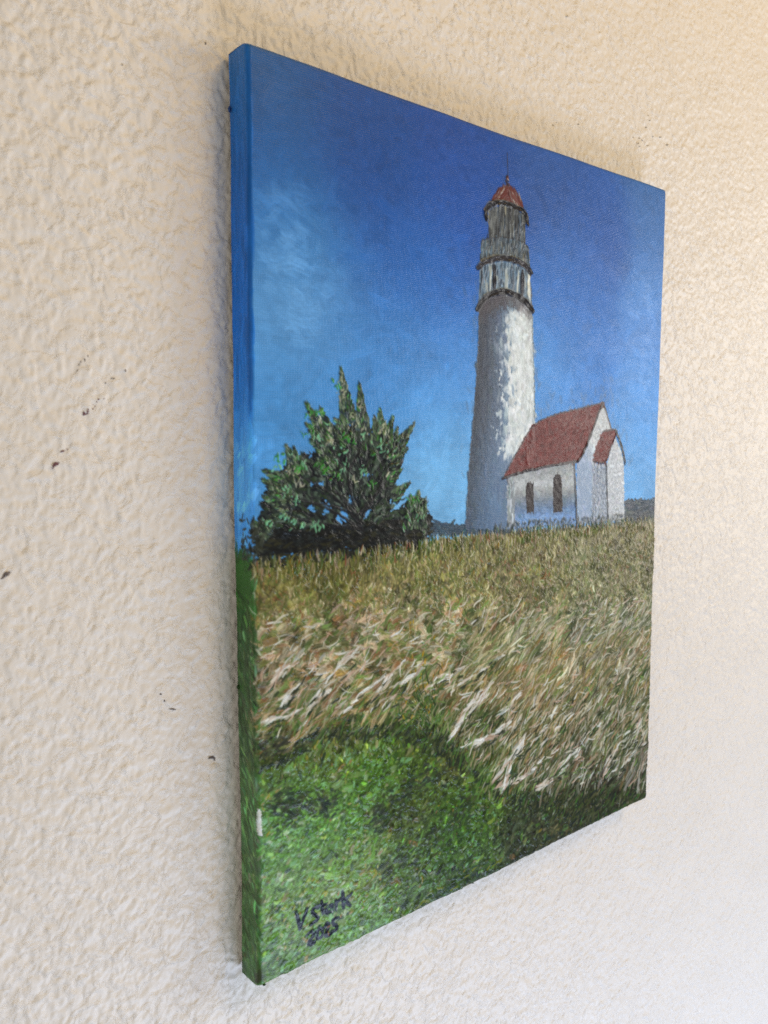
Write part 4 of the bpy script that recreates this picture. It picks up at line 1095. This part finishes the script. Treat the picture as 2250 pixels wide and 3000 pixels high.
base_n = np.stack([-np.sin(tu)[None, :] * np.where(gu < PW / 2, 1, -1)[None, :] * np.ones_like(GU), -np.cos(tu)[None, :] * np.cos(tv)[:, None],
                   np.sin(tv)[:, None] * np.where(gv < PH / 2, 1, -1)[:, None] * np.ones_like(GU)], -1)
base_n /= np.maximum(np.linalg.norm(base_n, axis=-1, keepdims=True), 1e-9)
sx, sy = (GU + MARG) * S, (GV + MARG) * S
hh = bilinear(HGT, sx, sy)
cc = bilinear(LIN, sx, sy)
thn = bilinear(THIN, sx, sy)
pos = pos + base_n * hh[..., None]
nrm = grid_normals(pos)
flip = (nrm * base_n).sum(-1) < 0
nrm[flip] *= -1
both = (tu[None, :] > 1.4) & (tv[:, None] > 1.4)
nrm[both] = base_n[both]
co = (pos * 0.001).reshape(-1, 3)
nrm = nrm.reshape(-1, 3)
rgba = np.concatenate([cc.reshape(-1, 3), thn.reshape(-1, 1)], 1)
nv, nu = GU.shape
ii, jj = np.meshgrid(np.arange(nv - 1), np.arange(nu - 1), indexing='ij')
a = ii * nu + jj
QUADS = np.stack([a, a + nu, a + nu + 1, a + 1], -1)
fu = 0.5 * (gu[1:] + gu[:-1])[None, :] + 0 * ii
fv = 0.5 * (gv[1:] + gv[:-1])[:, None] + 0 * ii
fid = IDS[np.clip(((fv + MARG) * S).astype(int), 0, NY - 1), np.clip(((fu + MARG) * S).astype(int), 0, NX - 1)].astype(np.int32)
EDGE_L, EDGE_R, EDGE_T, EDGE_B = 40, 41, 42, 43
lim = -0.2
fid[fu < lim] = EDGE_L
fid[fu > PW - lim] = EDGE_R
fid[(fv < lim) & (fu >= lim) & (fu <= PW - lim)] = EDGE_T
fid[(fv > PH - lim) & (fu >= lim) & (fu <= PW - lim)] = EDGE_B
full_u = (tu >= math.pi / 2 - 1e-6)
full_v = (tv >= math.pi / 2 - 1e-6)
cu = (full_u[1:] & full_u[:-1])[None, :]
cv = (full_v[1:] & full_v[:-1])[:, None]
fid[cu & cv] = -1                          # the cloth is tucked away at the corners

painting = bpy.data.objects.new('canvas_painting', None)
scene.collection.objects.link(painting)
painting['label'] = 'oil painting of a white lighthouse and chapel on stretched canvas hanging on the wall'
painting['category'] = 'painting'


def piece(name, ids, parent, label=None):
    sel = np.isin(fid, ids)
    if not sel.any():
        return None
    q = QUADS[sel]
    used = np.zeros(len(co), bool)
    used[q.ravel()] = True
    remap = np.cumsum(used) - 1
    o = link(name, mesh_from_arrays(name, co[used], remap[q], M_PAINT, nrm[used], rgba[used]), parent)
    if label:
        o['label'] = label
    return o


piece('painted_sky', [SKY], painting, 'blue painted sky showing the canvas weave')
piece('wrapped_edge', [EDGE_L], painting, 'left canvas edge painted blue above and green below')
piece('wrapped_edge', [EDGE_R], painting)
piece('wrapped_edge', [EDGE_T], painting)
piece('wrapped_edge', [EDGE_B], painting)
piece('painted_hill', [HILLL], painting, 'dark slate hill between the tree and the lighthouse')
piece('painted_hill', [HILLR], painting, 'dark grey hill right of the chapel')
piece('painted_meadow', [FIELD], painting, 'tan and olive meadow of thick leaning strokes')
piece('painted_lawn', [LAWN], painting, 'green lawn of short thick dabs')
piece('painted_tree', [TREE], painting, 'dark green spiky tree with mint highlights')
lh = piece('painted_lighthouse', [TOWER], painting, 'tapering lighthouse tower, shaded left and white right')
piece('dome', [DOME], lh, 'red brown dome with dark eave')
piece('finial_ball', [BALL], lh)
piece('spire', [SPIRE], lh)
piece('lantern_room', [LANTERN], lh)
piece('gallery_railing', [RAIL], lh)
piece('gallery_ring', [RINGU], lh)
piece('gallery_ring', [RINGL], lh)
piece('watch_room', [DRUM], lh)
ch = piece('painted_chapel', [WALLS], painting, 'white chapel walls with blue shadow')
piece('roof', [ROOF], ch, 'red brown main roof')
piece('window', [WINA], ch)
piece('window', [WINB], ch)
piece('porch_wall', [PWALL], ch)
piece('porch_roof', [PROOF], ch)
piece('signature', [SIGN], painting, 'navy brushed signature and year')


def box_mesh(name, lo, hi, mat, bevel=0.0006):
    x0, y0, z0 = lo
    x1, y1, z1 = hi
    b = bevel
    v = []
    for x, sx_ in ((x0, 1), (x1, -1)):
        for y, sy_ in ((y0, 1), (y1, -1)):
            for z, sz_ in ((z0, 1), (z1, -1)):
                v += [(x + b * sx_, y + b * sy_, z), (x + b * sx_, y, z + b * sz_), (x, y + b * sy_, z + b * sz_)]
    import bmesh
    bm = bmesh.new()
    vs = [bm.verts.new(p) for p in v]
    bmesh.ops.convex_hull(bm, input=vs)
    me = bpy.data.meshes.new(name)
    bm.to_mesh(me)
    bm.free()
    me.materials.append(mat)
    return me


hw, hh_ = PW / 2000 - .0012, PH / 2000 - .0012
yb0, yb1 = -(PD - 2.4) / 1000, -0.0006
for lo, hi in (((-hw, yb0, -hh_), (-hw + .03, yb1, hh_)), ((hw - .03, yb0, -hh_), (hw, yb1, hh_)),
               ((-hw + .0304, yb0, hh_ - .03), (hw - .0304, yb1, hh_)), ((-hw + .0304, yb0, -hh_), (hw - .0304, yb1, -hh_ + .03))):
    link('stretcher_bar', box_mesh('stretcher_bar', lo, hi, M_WOOD), painting)


def blob(center, size, col, seed):
    """A dried bead of paint standing proud of the cloth."""
    import bmesh
    r = np.random.default_rng(seed)
    bm = bmesh.new()
    bmesh.ops.create_icosphere(bm, subdivisions=2, radius=1.0)
    for v in bm.verts:
        k = 1 + .25 * math.sin(4 * v.co.x + seed) * math.cos(5 * v.co.z) + r.normal(0, .07)
        v.co = Vector((v.co.x * size[0] * k, v.co.y * size[1] * k, v.co.z * size[2] * k))
    me = bpy.data.meshes.new('paint_blob')
    bm.to_mesh(me)
    bm.free()
    at = me.color_attributes.new('paint', 'FLOAT_COLOR', 'POINT')
    at.data.foreach_set('color', np.tile(np.append(srgb2lin(rgb(*col)), 0.0).astype(np.float32), len(me.vertices)))
    me.polygons.foreach_set('use_smooth', [True] * len(me.polygons))
    me.materials.append(M_PAINT)
    o = link('paint_blob', me, painting)
    o.location = center


for (u, v), col, sz, sd in zip(F['blobs'], ((44, 74, 36), (34, 70, 130)), ((.0009, .0007, .0010), (.0006, .0008, .0014)), (3, 5)):
    blob((-PW / 2000 - .0004, -(PD + max(u, -PD + 1.5)) / 1000, (PH / 2 - v) / 1000), sz, col, sd)
for k, (u, v) in enumerate(F['bottom_blobs']):
    blob(((u - PW / 2) / 1000, -PD / 1000 + .0012, -PH / 2000 - .0002), (.0008, .0006, .0005), (44, 66, 40), 9 + k)
